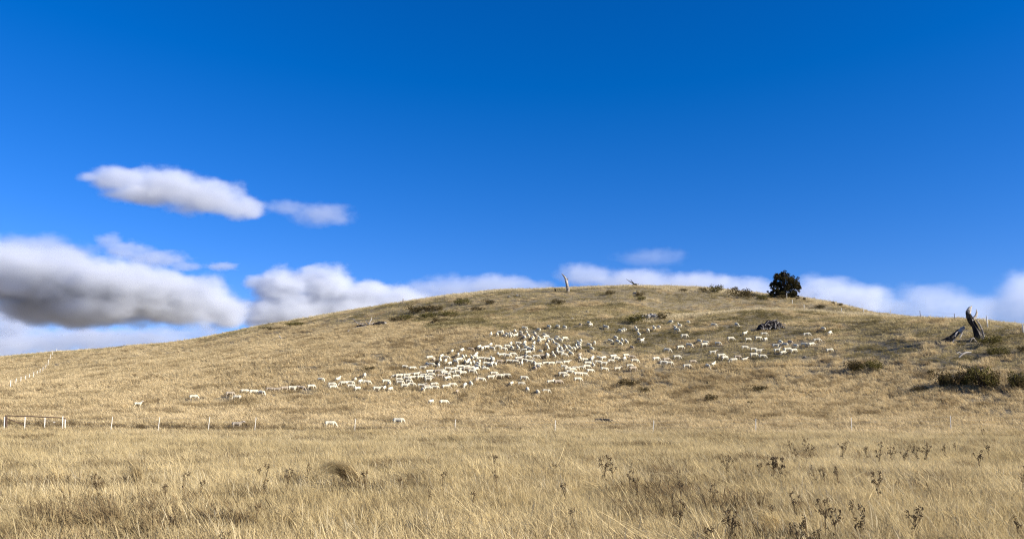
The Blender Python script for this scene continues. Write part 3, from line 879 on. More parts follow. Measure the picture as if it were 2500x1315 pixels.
for px, py, l, txt in ((850, 812, [(848, 812), (850, 808), (853, 805)], 'tiny pale and dark wood splinter below the bleached fallen tree'),
                       (687, 828, [(681.5, 819.5), (685, 824), (690, 828)], 'pale upright stick poking from grass on the left slope'),
                       (715, 827, [(709, 826), (715, 823), (718.5, 821)], 'dark short stick right of the pale upright stick')):
    p0 = at(px, py, 0, 60)
    tb = empty('wood_stick', p0); tag(tb, txt, 'stick', 'sticks in the long grass')
    limb(tb, p0, l, [1.4, 1.6, 1.0], M['wood_char' if 'dark short' in txt else 'wood_pale'], 'stick', 0, 6)

# half sunken log beyond the fence
p0 = at(1480, 1035, 0, 49)
t = empty('sunken_log', p0)
tag(t, 'dark rotten log half sunk in grass just beyond the front fence', 'log')
limb(t, p0, [(1453, 1026), (1466, 1025), (1486, 1026.5), (1505, 1030)], [4.6, 4.8, 4.6, 3.2], M['wood_char'], 'log_body', 0, 9, 0.2)
limb(t, p0, [(1502, 1036), (1506, 1044), (1509, 1051)], [2.2, 2.0, .6], M['wood_char'], 'branch', -0.5, 7, 0.2)

# ------------------------------------------------------------------ leafy things
def leaf_cloud(mb, c, r, n, size, rnd, shell=0.55, up=0.3):
    """n leaf-sized faces through an ellipsoid, mostly towards its outside"""
    for i in range(n):
        d = Vector((rnd.gauss(0, 1), rnd.gauss(0, 1), rnd.gauss(0, 1))).normalized()
        q = shell + (1 - shell) * rnd.random() ** 0.6
        p = Vector(c) + Vector((d.x * r[0], d.y * r[1], d.z * r[2])) * q
        a = Vector((rnd.gauss(0, 1), rnd.gauss(0, 1), rnd.gauss(0, 1) + up)).normalized()
        b_ = a.cross(Vector((rnd.gauss(0, 1), rnd.gauss(0, 1), rnd.gauss(0, 1)))).normalized()
        s = size * rnd.uniform(0.6, 1.4)
        mb.add([p - a * s * .6, p + b_ * s * .45, p + a * s, p - b_ * s * .45], [(0, 1, 2, 3)])

def shrub_mesh(seed, mat, lumps, nleaf, size):
    rnd = random.Random(seed); mb = MB()
    for i in range(lumps):
        a = rnd.uniform(0, 6.28); q = math.sqrt(rnd.random()) * 0.78
        h = rnd.uniform(0.25, 0.62) * (1.1 - 0.5 * q)
        c = (q * math.cos(a), q * math.sin(a) * .9, h)
        rr = rnd.uniform(0.22, 0.38)
        leaf_cloud(mb, c, (rr, rr, rr * 0.85), nleaf // lumps, size, rnd, 0.35)
    return mb.mesh('shrub', mat)

def shrub_stems(seed):
    rnd = random.Random(seed); mb = MB()
    for i in range(9):
        a = rnd.uniform(0, 6.28); q = rnd.uniform(.2, .7)
        mb.tube([(0.08 * math.cos(a), .08 * math.sin(a), -0.1), (q * .5 * math.cos(a), q * .5 * math.sin(a), .3), (q * math.cos(a), q * math.sin(a), .62)], [.03, .022, .008], 5)
    return mb.mesh('stem', M['bark'])

SH = {'o': [shrub_mesh(s, M['leaf_olive'], 16, 1100, 0.055) for s in (1, 2, 3)],
      'b': [shrub_mesh(s, M['leaf_brown'], 16, 1100, 0.055) for s in (4, 5, 6)]}
STEM = [shrub_stems(s) for s in (1, 2)]
# photograph: centre x, base y, width, height, kind, label
SHRUBS = [
 (2304, 952, 66, 36, 'b', 'dark bush left of the largest bush on the lower right slope'),
 (2352, 948, 60, 30, 'b', 'brown ragged bush touching the left side of the largest bush'),
 (2402, 955, 90, 50, 'o', 'largest olive bush on the lower right slope'),
 (2372, 925, 62, 22, 'b', 'very dark bush crowning the back of the largest bush'),
 (2482, 953, 62, 34, 'o', 'olive bush cut by the right edge of the lower slope'),
 (2246, 960, 52, 10, 'b', 'flat dark brown scrub patch left of the right slope bushes'),
 (2275, 918, 24, 9, 'b', 'small dark scrub tuft above the left of the right slope bushes'),
 (2085, 911, 66, 22, 'b', 'brown half of the wide low scrub below the right hand sheep'),
 (2134, 911, 52, 22, 'o', 'olive half of the wide low scrub below the right hand sheep'),
 (2415, 847, 66, 18, 'o', 'low olive scrub at the foot of the tall dead stump'),
 (2432, 872, 60, 17, 'o', 'low olive scrub mound below and right of the tall stump'),
 (2494, 864, 24, 12, 'b', 'dark scrub at the right edge above the olive bushes'),
 (1008, 768, 50, 15, 'b', 'dark scrub at left of the long scrub belt above the flock'),
 (1044, 765, 44, 13, 'b', 'dark scrub in the middle of the long scrub belt'),
 (1068, 761, 32, 10, 'b', 'dark scrub at the upper right of the scrub belt'),
 (994, 785, 48, 12, 'o', 'olive scrub mound right of the bleached fallen tree'),
 (966, 789, 36, 11, 'b', 'dark scrub touching the right end of the bleached fallen tree'),
 (1050, 778, 64, 10, 'o', 'flat olive scrub under the dark scrub belt'),
 (1092, 775, 66, 11, 'o', 'long olive scrub at the right of the scrub belt'),
 (1126, 747, 54, 12, 'o', 'olive scrub high on the left ridge slope'),
 (1074, 789, 50, 8, 'b', 'thin brown scrub strip at the lowest edge of the scrub belt'),
 (1192, 746, 34, 10, 'b', 'small brown scrub below the ridge left of the track'),
 (1165, 762, 40, 8, 'b', 'thin brown scrub right of the scrub belt'),
 (722, 797, 62, 7, 'o', 'thin scrub line just under the left skyline'),
 (664, 807, 56, 5, 'b', 'dark thin scrub line on the far left skyline'),
 (1489, 723, 26, 9, 'b', 'round black scrub below the hill top branch'),
 (1563, 726, 30, 9, 'b', 'dark scrub beside pale stones near the hill top'),
 (1565, 736, 30, 8, 'o', 'small olive scrub under the dark scrub near the hill top'),
 (1361, 745, 38, 9, 'b', 'dark mottled scrub below the tall bare trunk'),
 (1556, 792, 64, 18, 'o', 'olive scrub mound in front of the long rock outcrop'),
 (1620, 785, 38, 15, 'b', 'dark scrub right of the long rock outcrop'),
 (1669, 714, 26, 6, 'b', 'tiny dark scrub dots on the hill top right of the branch'),
 (1716, 714, 24, 8, 'b', 'small scrub tuft left of the long hill top scrub'),
 (1748, 719, 48, 15, 'o', 'olive scrub with stones at left of the hill top scrub'),
 (1794, 708, 20, 8, 'b', 'scrub tuft on the skyline left of the dark tree'),
 (1808, 731, 78, 18, 'b', 'long black scrub mass left of the dark tree'),
 (1862, 735, 40, 11, 'o', 'olive scrub at the right end of the hill top scrub mass'),
 (1912, 732, 24, 8, 'b', 'low brown scrub under the dark tree'),
 (1948, 733, 14, 5, 'b', 'tiny scrub dot on the skyline just right of the tree'),
 (1962, 735, 13, 6, 'b', 'second tiny scrub dot on the skyline right of the tree'),
 (2004, 756, 32, 8, 'b', 'ragged dark scrub on the far slope behind the shoulder'),
 (2034, 744, 11, 5, 'b', 'left of two scrub dots on the far right skyline'),
 (2051, 748, 14, 5, 'b', 'right of two scrub dots on the far right skyline'),
 (1532, 947, 62, 13, 'b', 'long dark line of tussocks and shade in grass below the right flock'),  # from here: dark tussocks and the shade in grass pits, built as brown shrubs
 (1572, 960, 36, 9, 'b', 'lower right end of the dark tussock and shade line below the flock'),
 (1850, 958, 60, 10, 'b', 'dark strip of tussocks and shade in grass below the stone heap'),
 (1735, 984, 34, 13, 'b', 'dark slanting tussock and shade low in the right grass'),
 (1832, 993, 20, 8, 'b', 'small dark tuft low in the right grass'),
 (900, 910, 34, 10, 'b', 'brown tuft above the single file of sheep'),
 (2222, 720 + 43, 1, 1, 'x', ''),
]
for i, (px, py, w, h, kd, lab) in enumerate(SHRUBS):
    if kd == 'x': continue
    p = at(px, py, 0.0, 45)
    s = p.y / F
    hw = w * s / 2 * (0.92 if w >= 58 and h >= 20 else 1.12); hh = h * s * 1.45 + 0.14
    depth = min(hw, max(0.5, hh * 1.3))
    p = at(px, py - min(3, h * .2), 0.0, 45)
    big = w >= 58 and h >= 20
    if big:
        e = empty('scrub_bush', p, random.uniform(-.4, .4)); tag(e, lab, 'bush', 'scrub on the hillside')
        f_ = link('foliage', SH[kd][i % 3], e); st_ = link('stem', STEM[i % 2], e)
        for o in (f_, st_): o.scale = (hw, depth, hh * 1.08)
        f2 = link('foliage', SH['b' if kd == 'o' else 'o'][(i + 1) % 3], e)
        f2.scale = (hw * 0.75, depth * .8, hh * 0.82); f2.rotation_euler.z = 2.0; f2.location = (hw * .3, -depth * .15, 0)
    else:
        o = link('scrub_bush', SH[kd][i % 3], None, p)
        o.scale = (hw, depth, hh * 1.2); o.rotation_euler.z = random.choice((0, math.pi)) + random.uniform(-.25, .25)
        tag(o, lab, 'bush', 'scrub on the hillside')

# ------------------------------------------------------------------ the tree on the ridge
def ridge_tree():
    p0 = at(1917, 727, 0, 60)
    s = p0.y / F
    e = empty('ridge_tree', p0); tag(e, 'solitary dark round evergreen tree standing on the ridge', 'tree')
    rnd = random.Random(21)
    tr = MB(); lv = MB(); limbs = []
    tr.tube([(0, 0, -.3), (0.05, 0, .8), (-.05, 0, 2.0), (0, 0, 3.6), (.1, 0, 4.8)], [.34, .27, .22, .13, .05], 9, True, .08, rnd)
    # crown lumps in photograph pixels around the foot (x right, y up), depth in pixels
    L = [(-6, 52, 14, 11), (6, 56, 13, 9), (18, 46, 13, 12), (-18, 44, 12, 10), (26, 33, 11, 12), (-26, 31, 10, 9), (6, 40, 16, 13),
         (-10, 30, 13, 10), (12, 26, 16, 14), (28, 22, 9, 10), (-24, 19, 10, 7), (-31, 11, 7, 7), (-14, 15, 11, 9), (18, 12, 12, 11),
         (8, 8, 9, 8), (-35, 7, 4, 5), (23, 7, 8, 8), (0, 62, 7, 4), (-26, 8, 4, 4), (2, 24, 14, 12), (-4, 16, 10, 9), (8, 48, 14, 10), (20, 30, 13, 12), (12, 3, 10, 6), (20, 2, 8, 5), (-16, 36, 11, 9), (33, 28, 6, 7), (-19, 53, 6, 4)]
    for (x, y, rx, ry) in L:
        for kz in range(2):
            c = Vector((x * s, rnd.uniform(-1, 1) * 17 * s * (1 - abs(x) / 60), y * s))
            tip = c
            lb = MB(); lb.tube([(0, 0, max(.4, c.z * .55)), (c.x * .5, c.y * .5, c.z * .8 + .1), tip], [.075, .05, .015], 5); limbs.append(lb)
            for t_ in range(7):
                cc = c + Vector((rnd.gauss(0, .45) * rx * s, rnd.gauss(0, .5) * rx * s, rnd.gauss(0, .45) * ry * s))
                leaf_cloud(lv, cc, (rx * s * .40, rx * s * .40, ry * s * .38), 62, 0.12, rnd, 0.3)
    tk = tr.build('trunk', M['bark'], e)
    for lb in limbs: lb.build('limb', M['bark'], tk)
    lv.build('crown', M['leaf_tree'], e)
ridge_tree()

# ------------------------------------------------------------------ stones
def stone_mesh(seed):
    rnd = random.Random(seed); bm = bmesh.new()
    bmesh.ops.create_icosphere(bm, subdivisions=2, radius=1.0)
    dirs = [Vector((rnd.gauss(0, 1), rnd.gauss(0, 1), rnd.gauss(0, 1))).normalized() for _ in range(9)]
    offs = [rnd.uniform(.55, .9) for _ in dirs]
    for v in bm.verts:
        for d, o in zip(dirs, offs):
            t_ = v.co.dot(d)
            if t_ > o: v.co -= d * (t_ - o)
    me = bpy.data.meshes.new('stone'); bm.to_mesh(me); bm.free()
    me.materials.append(M['rock']); return me
STONES = [stone_mesh(s) for s in range(4)]

# collapsed root heap right of centre: rotten blocks, stones and bare sticks
p0 = at(1888, 805, 0, 50)
e = empty('root_heap', p0); tag(e, 'dark heap of rotten roots and stones among the right hand sheep', 'heap')
s = p0.y / F
rnd = random.Random(3)
for (x, y, rx, ry) in [(-22, 7, 14, 9), (-8, 13, 12, 11), (4, 14, 11, 11), (14, 10, 11, 9), (-30, 3, 9, 6), (22, 4, 9, 7), (2, 5, 16, 7)]:
    mb = MB(); mb.ellipsoid((x * s, .2, y * s), (rx * s, .55, ry * s), 12, 8)
    mb.v = [tuple(Vector(v) * 1 + Vector((rnd.uniform(-.06, .06), rnd.uniform(-.06, .06), rnd.uniform(-.06, .06)))) for v in mb.v]
    mb.build('rotten_block', M['wood_char' if y > 6 else 'wood_stump'], e)
for i in range(9):
    o = link('stone', STONES[i % 4], e)
    o.location = (rnd.uniform(-34, 26) * s, rnd.uniform(-.75, -.25), rnd.uniform(0, 7) * s)
    q = rnd.uniform(.07, .17); o.scale = (q * 1.2, q, q); o.rotation_euler = (rnd.random() * 3, rnd.random() * 3, rnd.random() * 3)
for (a, b_, r_) in [((-24, 10), (-14, 21), 1.2), ((-6, 20), (10, 24), 1.3), ((2, 8), (-2, 22), 1.2), ((10, 18), (0, 9), 1.3), ((14, 5), (17, 14), 1.0), ((-28, 2), (-32, 12), 1.0), ((8, 2), (10, 11), 1.2), ((20, 14), (28, 8), 1.1), ((-18, 12), (-11, 9), 1.2)]:
    mb = MB(); m_ = ((a[0] + b_[0]) / 2 + 1, (a[1] + b_[1]) / 2 + 1)
    mb.tube([(a[0] * s, -.62, a[1] * s), (m_[0] * s, -.66, m_[1] * s), (b_[0] * s, -.55, b_[1] * s)], [r_ * s, r_ * s, r_ * s * .5], 6, True, .1, rnd)
    mb.build('stick', M['wood_dead'], e)

# long rock outcrop
p0 = at(1575, 780, 0, 50)
e = empty('rock_outcrop', p0); tag(e, 'long low grey rock outcrop above the upper sheep', 'rock')
s = p0.y / F
for i in range(13):
    o = link('stone', STONES[i % 4], e)
    x = -24 + i * 4.2
    o.location = (x * s, rnd.uniform(-.15, .3), (np.interp(x, [-24, 0, 20, 30], [1, 7, 10, 5])) * s)
    q = rnd.uniform(.25, .42); o.scale = (q * 1.2, q, q * .8); o.rotation_euler = (rnd.random() * 3, rnd.random() * 3, rnd.random() * 3)
ST = [(1550, 718, .35, 'pale stone beside dark scrub near the hill top'), (1433, 762, .22, 'small pale stone on the slope left of the rock outcrop'),
      (1461, 762, .2, 'small pale stone second left of the rock outcrop'), (1397, 778, .17, 'tiny pale stone on the slope above the flock'),
      (1243, 726, .25, 'small dark stone under the ridge near the track top'), (1745, 712, .4, 'grey stone in the hill top scrub'),
      (1262, 723, .3, 'flat dark stone at the right of the ridge stones'), (1270, 724, .22, 'small stone touching the flat dark ridge stone'),
      (1965, 873, .14, 'tiny dark stone below the right hand sheep'), (276, 848.5, .3, 'dark rock on the left skyline'),
      (330, 846, .35, 'long dark rock on the left skyline right of another')]
for i, (px, py, r_, lab) in enumerate(ST):
    p = at(px, py, 0, 50)
    o = link('field_stone', STONES[i % 4], None, p + Vector((0, 0, r_ * .3)))
    o.scale = (r_ * 1.5, r_, r_ * .8); o.rotation_euler = (0, 0, rnd.random() * 6)
    tag(o, lab, 'rock', 'stones on the hill')

# ------------------------------------------------------------------ sheep
def sheep_mesh(pose, seed):
    """one continuous body: lofted masses fused by a voxel remesh, then coloured by region"""
    rnd = random.Random(seed); mb = MB()
    mb.tube([(-.50, 0, .55), (-.47, 0, .57), (-.36, 0, .575), (-.15, 0, .555), (.08, 0, .545), (.28, 0, .565), (.40, 0, .60), (.45, 0, .62)],
            [.04, .13, .175, .18, .19, .185, .14, .06], 14)
    neck = {'graze': [(.36, 0, .62), (.50, 0, .54), (.60, 0, .40), (.66, 0, .27)],
            'graze_side': [(.36, 0, .62), (.49, .05, .52), (.57, .13, .38), (.60, .19, .26)],
            'walk': [(.36, 0, .63), (.48, 0, .70), (.58, 0, .76), (.63, 0, .78)],
            'alert': [(.36, 0, .64), (.45, 0, .76), (.50, 0, .88), (.54, 0, .93)],
            'look': [(.36, 0, .64), (.46, .03, .74), (.52, .08, .82), (.54, .14, .85)]}[pose]
    head_d = {'graze': (.45, 0, -.9), 'graze_side': (.2, .4, -.85), 'walk': (.93, 0, -.36), 'alert': (.92, 0, -.35), 'look': (.3, .9, -.3)}[pose]
    mb.tube(neck, [.145, .105, .085, .08], 10)
    hd = Vector(head_d).normalized(); h0 = Vector(neck[-1])
    mb.tube([h0 - hd * .05, h0 + hd * .03, h0 + hd * .12, h0 + hd * .20, h0 + hd * .225], [.06, .085, .068, .05, .025], 10)
    side = hd.cross(Vector((0, 0, 1)));  side = side.normalized() if side.length > .2 else Vector((0, 1, 0))
    for sg in (-1, 1):
        a = h0 + side * sg * .05
        mb.tube([a, a + side * sg * .07 - hd * .01, a + side * sg * .12 + hd * .02], [.028, .028, .012], 6)
    st = {'walk': (.10, -.10, -.09, .11), 'graze': (.02, .07, -.05, .04), 'graze_side': (.06, -.03, .03, -.07), 'alert': (0, .02, -.02, .02), 'look': (.03, -.04, .05, -.02)}[pose]
    for (x, y, o_) in ((.29, .11, st[0]), (.29, -.11, st[1])):
        mb.tube([(x, y, .56), (x + o_ * .3, y, .36), (x + o_ * .7, y, .19), (x + o_, y, .03), (x + o_ + .02, y, .0)], [.085, .055, .036, .032, .036], 8)
    for (x, y, o_) in ((-.36, .115, st[2]), (-.36, -.115, st[3])):
        mb.tube([(x, y, .56), (x + .03 + o_ * .2, y, .42), (x - .06 + o_ * .6, y, .26), (x - .03 + o_, y, .03), (x - .01 + o_, y, .0)], [.12, .09, .042, .032, .036], 8)
    mb.tube([(-.50, 0, .60), (-.545, 0, .52), (-.54, 0, .44)], [.04, .032, .02], 6)
    me = mb.mesh('sheep')
    o = bpy.data.objects.new('tmp_sheep', me); col.objects.link(o)
    rm = o.modifiers.new('r', 'REMESH'); rm.mode = 'VOXEL'; rm.voxel_size = 0.026
    sm = o.modifiers.new('s', 'SMOOTH'); sm.iterations = 3; sm.factor = .5
    me2 = bpy.data.meshes.new_from_object(o.evaluated_get(bpy.context.evaluated_depsgraph_get()))
    bpy.data.objects.remove(o); bpy.data.meshes.remove(me)
    me2.name = 'sheep'
    return me2, h0, hd

def colour_sheep(me, h0, hd, wool):
    m = me.copy(); m.materials.clear()
    for k in (wool, 'face', 'hoof'): m.materials.append(M[k])
    idx = []
    for p in m.polygons:
        c = p.center
        t_ = (c - h0).dot(hd)
        if t_ > .0 and (c - h0 - hd * t_).length < .19 and c.x > .4: idx.append(1)
        elif c.z < .24 and c.x < .45: idx.append(2)
        else: idx.append(0)
    m.polygons.foreach_set('material_index', idx)
    m.polygons.foreach_set('use_smooth', [True] * len(idx))
    return m
SHEEP = {}
for i, ps in enumerate(('graze', 'graze_side', 'walk', 'alert', 'look')):
    me, h0, hd = sheep_mesh(ps, i)
    SHEEP[ps] = (colour_sheep(me, h0, hd, 'wool'), colour_sheep(me, h0, hd, 'wool_tan'))

# places read off the photograph in four enlarged windows (x, y, way it faces):
# R right, L left, r/l three-quarter, A away, T towards; capital after a colon names a pose
def win(x0, y0, s, txt):
    out = []
    for tok in txt.split():
        a, b, c = tok.split(',')
        out.append((x0 + float(a) / s, y0 + float(b) / s, c))
    return out
ZONES = []
Z_ = lambda phrase, lst: ZONES.append((phrase, lst))
Aw = lambda t: win(950, 770, 6.25, t)
Bw = lambda t: win(1250, 770, 6.25, t)
Cw = lambda t: win(1600, 770, 5.435, t)
Dw = lambda t: win(520, 860, 5.682, t)
Z_('the small shaded knot leading the flock', Aw('1555,278,A 1650,275,A 1690,250,r 1728,235,A 1765,300,A 1795,275,A 1850,300,A 1852,270,A 1920,228,A 1935,295,r 2005,250,A 2015,290,A 2060,180,r 2095,245,A 2065,320,A 2120,295,A'))
Z_('the shaded stretch above the dark crush', Aw('2220,262,A 2280,205,A 2232,300,A 2195,330,A 2175,350,A 2285,335,A 2285,380,A 2365,285,A 2395,315,r 2345,360,L 2455,360,r 2430,385,A'))
Z_('the loose string below the leading knot', Aw('1860,420,A 1970,415,R 2075,400,A 2062,435,A 2212,415,A 1555,435,A 1380,465,A 1425,490,A 1490,470,r 1565,490,r 1660,465,R 1800,455,R 1740,500,R 1875,480,A 1965,478,A'))
Z_('the bunch left of the dark crush', Aw('2195,465,A 2195,505,A 2090,475,r 2130,500,r 2060,515,L 2130,550,r 2400,435,A 2425,485,A 2310,535,A 1660,575,A 1715,590,R 1805,600,R 1885,580,R'))
Z_('the scatter above the dense band', Aw('965,535,A 1118,515,A 1238,500,r 1055,585,A 625,630,r 685,655,A 810,605,A 870,630,r 780,672,A 865,680,A 1125,615,A 1168,610,A 1075,660,r 1010,690,r 930,720,A 580,730,A 645,735,r 755,745,A 235,770,R 355,790,R 520,785,R'))
Z_('the upper rank of the dense white band', Aw('420,880,R 620,845,R 690,840,R 745,840,R 800,835,R 845,860,R 890,800,R 960,860,R 985,805,R 1050,845,R 1085,770,R 1120,810,R 1180,775,R 1160,690,A 1195,700,A 1220,670,A 1240,720,A 1265,635,A 1340,575,A 1320,605,A 1335,640,A'))
Z_('the lower rank of the dense white band', Aw('100,915,L 160,905,R 270,900,R 150,965,R 165,1010,R 265,945,R 365,935,R 300,990,R 480,930,R 520,900,R 600,930,R 640,890,R 600,965,R 780,910,R 900,940,r 880,885,R 1020,915,R 1130,865,R 1180,805,R 1260,840,R 1250,790,R'))
Z_('the right half of the dense white band', Aw('1290,700,A 1350,725,A 1340,765,r 1330,805,r 1380,690,A 1400,645,R 1490,655,R 1560,640,A 1590,655,A 1440,780,A 1465,800,R 1480,720,R 1540,745,r 1580,720,A 1625,730,A'))
Z_('the line joining band and dark crush', Aw('1690,690,R 1830,685,R 1920,690,R 1975,645,R 2000,660,R 2025,715,A 2060,670,R 2090,610,A 2120,625,R 2140,690,R 2240,615,R 2320,605,R 2410,590,A 2220,715,A 2270,735,R 2225,790,A 2280,770,A'))
Z_('the row under the dense band', Aw('345,1040,R 240,1060,R 490,1055,R 575,1070,R 515,1120,T 590,1095,R 690,1035,R 700,1085,R 965,1045,R 870,1070,R 1160,1045,T 1245,1025,A 1330,970,A 1395,960,R 1040,1150,T'))
Z_('the sparse lowest group at centre', Aw('1600,870,R 1555,930,R 1680,910,R 1790,900,R 2055,940,R 1875,1025,A 2015,1030,R 2110,1115,A 2265,1155,A 2395,1140,R 645,1300,A 835,1305,R') + Bw('590,1000,R 705,1000,R 1000,960,R'))
Z_('the thin row nearest the rock outcrop', Bw('560,158,A 695,155,A 800,168,A 1040,130,A 1168,100,A 1205,130,r 1405,155,A 1440,165,A 1645,220,A 1690,212,A 1720,205,A 1885,175,A 1905,210,A 1935,275,A 2075,215,A 2165,180,A 2238,165,A 2420,85,A') + Cw('318,125,A 262,150,A 280,180,r 435,80,A'))
Z_('the dark crush at the flock centre', Bw('685,320,A 735,365,A 665,350,A 810,340,r 1050,375,A 1015,410,A 1020,440,A 640,405,A 680,430,A 715,470,A 690,500,A 690,540,A 750,490,A 800,450,A 820,475,A 760,530,A 860,475,A 890,490,A 855,530,A 895,565,A 940,490,A 985,480,A 1025,490,A'))
Z_('the spaced group right of the crush', Bw('1170,435,A 1260,405,A 1215,495,A 1490,375,r 1580,325,A 1610,385,A 1680,370,A 1665,420,A 1745,390,A 1940,355,A 1990,370,r 1825,475,A'))
Z_('the upper row right of the band', Bw('550,600,A 640,600,A 620,560,A 740,560,R 790,590,R 1040,590,A 1035,640,A 1110,665,R 1215,655,A 1235,630,A 1320,635,r 1400,635,r 1550,610,r 1595,645,R 1740,600,R 1720,645,A 1820,620,R 1510,680,R 1870,680,R'))
Z_('the lower row right of the band', Bw('515,720,R 600,720,R 710,715,R 830,705,R 1155,715,R 1240,745,A 1310,700,R 1400,720,R 790,770,R 850,800,R 960,790,R 1060,785,R 1140,765,R 920,815,R 1190,830,R 880,850,R 770,875,R 830,910,R 1000,880,R 1090,880,R'))
Z_('the gap between flock halves', Bw('1400,808,R 1610,803,R 1800,755,R 1850,795,R 2200,648,R 2360,660,R 2310,705,R 2400,715,R') + Cw('285,540,R 500,605,R 420,660,R 690,655,T 775,635,r'))
Z_('the scatter left of the root heap', Cw('385,258,R 770,115,r 1075,110,T 1000,295,R 580,330,A 660,345,r 655,375,R 825,360,r 445,380,r 335,410,R') + Bw('2365,515,r'))
Z_('the group just below the root heap', Cw('1195,230,r 1440,235,R 1230,310,R 1365,290,R 1465,305,r 1185,415,R 1300,440,R 1370,460,R'))
Z_('the lowest chain under the root heap', Cw('765,480,R 875,520,R 925,550,R 1040,580,L 1090,540,R 1190,575,R 1305,510,R 1420,530,R'))
Z_('the huddle right of the root heap', Cw('1655,340,A 1785,345,A 1600,390,r 1720,375,A 1855,390,A 1970,375,r 2075,370,R 2145,315,R 1620,450,R 1700,480,R 1755,440,R 1840,455,R'))
Z_('the far right outliers of the flock', Cw('2010,240,R 2225,165,A 2320,220,r 2315,450,R'))
Z_('the single file at lower left', Dw('235,560,R 335,610,L 440,525,R 565,535,R 672,545,r 790,500,R 890,505,R 1000,486,R 1100,482,R 1225,480,R 1365,458,R'))
Z_('the knot between file and dense band', Dw('1495,365,r 1740,360,A 1650,430,R 1665,470,R 1815,415,L 1905,410,R 1915,455,R 2010,488,r 1975,360,A 2050,390,A 2130,400,R 2105,305,A 2400,390,R 2440,420,A 2270,490,R 2380,480,A 2465,495,A'))

ORD = ['first', 'second', 'third', 'fourth', 'fifth', 'sixth', 'seventh', 'eighth', 'ninth', 'tenth', 'eleventh', 'twelfth', 'thirteenth', 'fourteenth',
       'fifteenth', 'sixteenth', 'seventeenth', 'eighteenth', 'nineteenth', 'twentieth', 'twenty-first', 'twenty-second', 'twenty-third', 'twenty-fourth']
rs = random.Random(77)
N_SHEEP = 0
def put_sheep(px, py, face, label, pose=None, tan=None, big=1.0, shade=False, group='flock of shorn sheep on the hill'):
    global N_SHEEP
    size = rs.uniform(0.65, 0.79) * big
    p = at(px, py, 0.56 * size, 48)
    base = {'R': 0, 'L': 180, 'r': rs.choice((-40, 38)), 'l': 140, 'A': 90, 'T': -90}[face]
    yaw = base + rs.uniform(-16, 16)
    if face == 'A': yaw += rs.uniform(4, 22) if shade else rs.choice((-14, 14))
    if pose is None:
        pose = rs.choices(('graze', 'graze_side', 'walk', 'alert', 'look'), (6, 3.4, 1.1, .15, .25))[0]
    if tan is None: tan = rs.random() < 0.10
    o = bpy.data.objects.new('sheep', SHEEP[pose][1 if tan else 0])
    col.objects.link(o)
    ya = R(yaw)
    f = .4
    pitch = math.atan2(g1(p.x + f * math.cos(ya), p.y + f * math.sin(ya)) - g1(p.x - f * math.cos(ya), p.y - f * math.sin(ya)), 2 * f)
    o.rotation_euler = Euler((0, -pitch * .85, ya), 'XYZ')
    o.location = p + Vector((0, 0, -0.015)); o.scale = (size, size * rs.uniform(.95, 1.08), size)
    tag(o, label, 'sheep', group)
    N_SHEEP += 1
WAY = {'R': 'facing right', 'L': 'facing left', 'r': 'turned partly right', 'A': 'seen tail-on', 'T': 'facing the viewer'}
for phrase, lst in ZONES:
    for i, (px, py, fc) in enumerate(sorted(lst)):
        short = '%s sheep from left, %s, in %s' % (ORD[i], WAY[fc], phrase)
        put_sheep(px, py, fc, short, shade=any(w in phrase for w in ('shaded', 'crush', 'thin row')))
# the strays, each by itself
put_sheep(337, 984, 'R', 'lone white sheep with raised head, leftmost of all on the slope', 'alert', False, 0.9)
put_sheep(473, 966, 'R', 'lone sheep deep in grass, second from the far left', 'graze', False, 1.0)
put_sheep(579, 1033, 'R', 'tan sheep almost hidden in grass just behind the fence, left', 'walk', True, 0.95)
put_sheep(806, 1031, 'R', 'grazing sheep just behind the fence between two white posts', 'graze', False, 1.0)
put_sheep(973, 1024, 'R', 'sheep back showing above grass behind the fence near centre', 'graze', False, 1.1)

# ------------------------------------------------------------------ dead flower stalks in the front paddock
def weed_mesh(seed, wide):
    """upright dead stalk that forks into flat dark seed clusters; one metre tall before scaling"""
    rnd = random.Random(seed); mb = MB()
    tips = []
    n = rnd.randint(4, 6) if not wide else rnd.randint(8, 11)
    mb.tube([(0, 0, -.05), (rnd.uniform(-.03, .03), 0, .35), (rnd.uniform(-.05, .05), 0, .7)], [.016, .013, .010], 5)
    for i in range(n):
        a = rnd.uniform(0, 6.28); q = rnd.uniform(.05, .20) * (1.9 if wide else 1.0); z0 = rnd.uniform(.35, .72); z1 = rnd.uniform(.70, 1.0)
        t_ = (q * math.cos(a), q * math.sin(a), z1)
        mb.tube([(0, 0, z0), (t_[0] * .6, t_[1] * .6, (z0 + z1) / 2), t_], [.011, .009, .007], 4)
        tips.append(t_)
    for t_ in tips:
        for k in range(rnd.randint(7, 13)):
            c = Vector(t_) + Vector((rnd.gauss(0, .042), rnd.gauss(0, .042), rnd.gauss(0, .03)))
            r_ = rnd.uniform(.014, .030)
            mb.ellipsoid(c, (r_, r_, r_ * .7), 5, 4)
    for k in range(6):
        a = rnd.uniform(0, 6.28); z0 = rnd.uniform(.1, .5)
        mb.add([(0, 0, z0), (.10 * math.cos(a), .10 * math.sin(a), z0 + .06), (.16 * math.cos(a), .16 * math.sin(a), z0 - .03), (.08 * math.cos(a + .3), .08 * math.sin(a + .3), z0)], [(0, 1, 2, 3)])
    return mb.mesh('dead_weed', M['weed'])
WEED = [weed_mesh(s, False) for s in range(6)]; WIDE = [weed_mesh(s + 50, True) for s in range(4)]
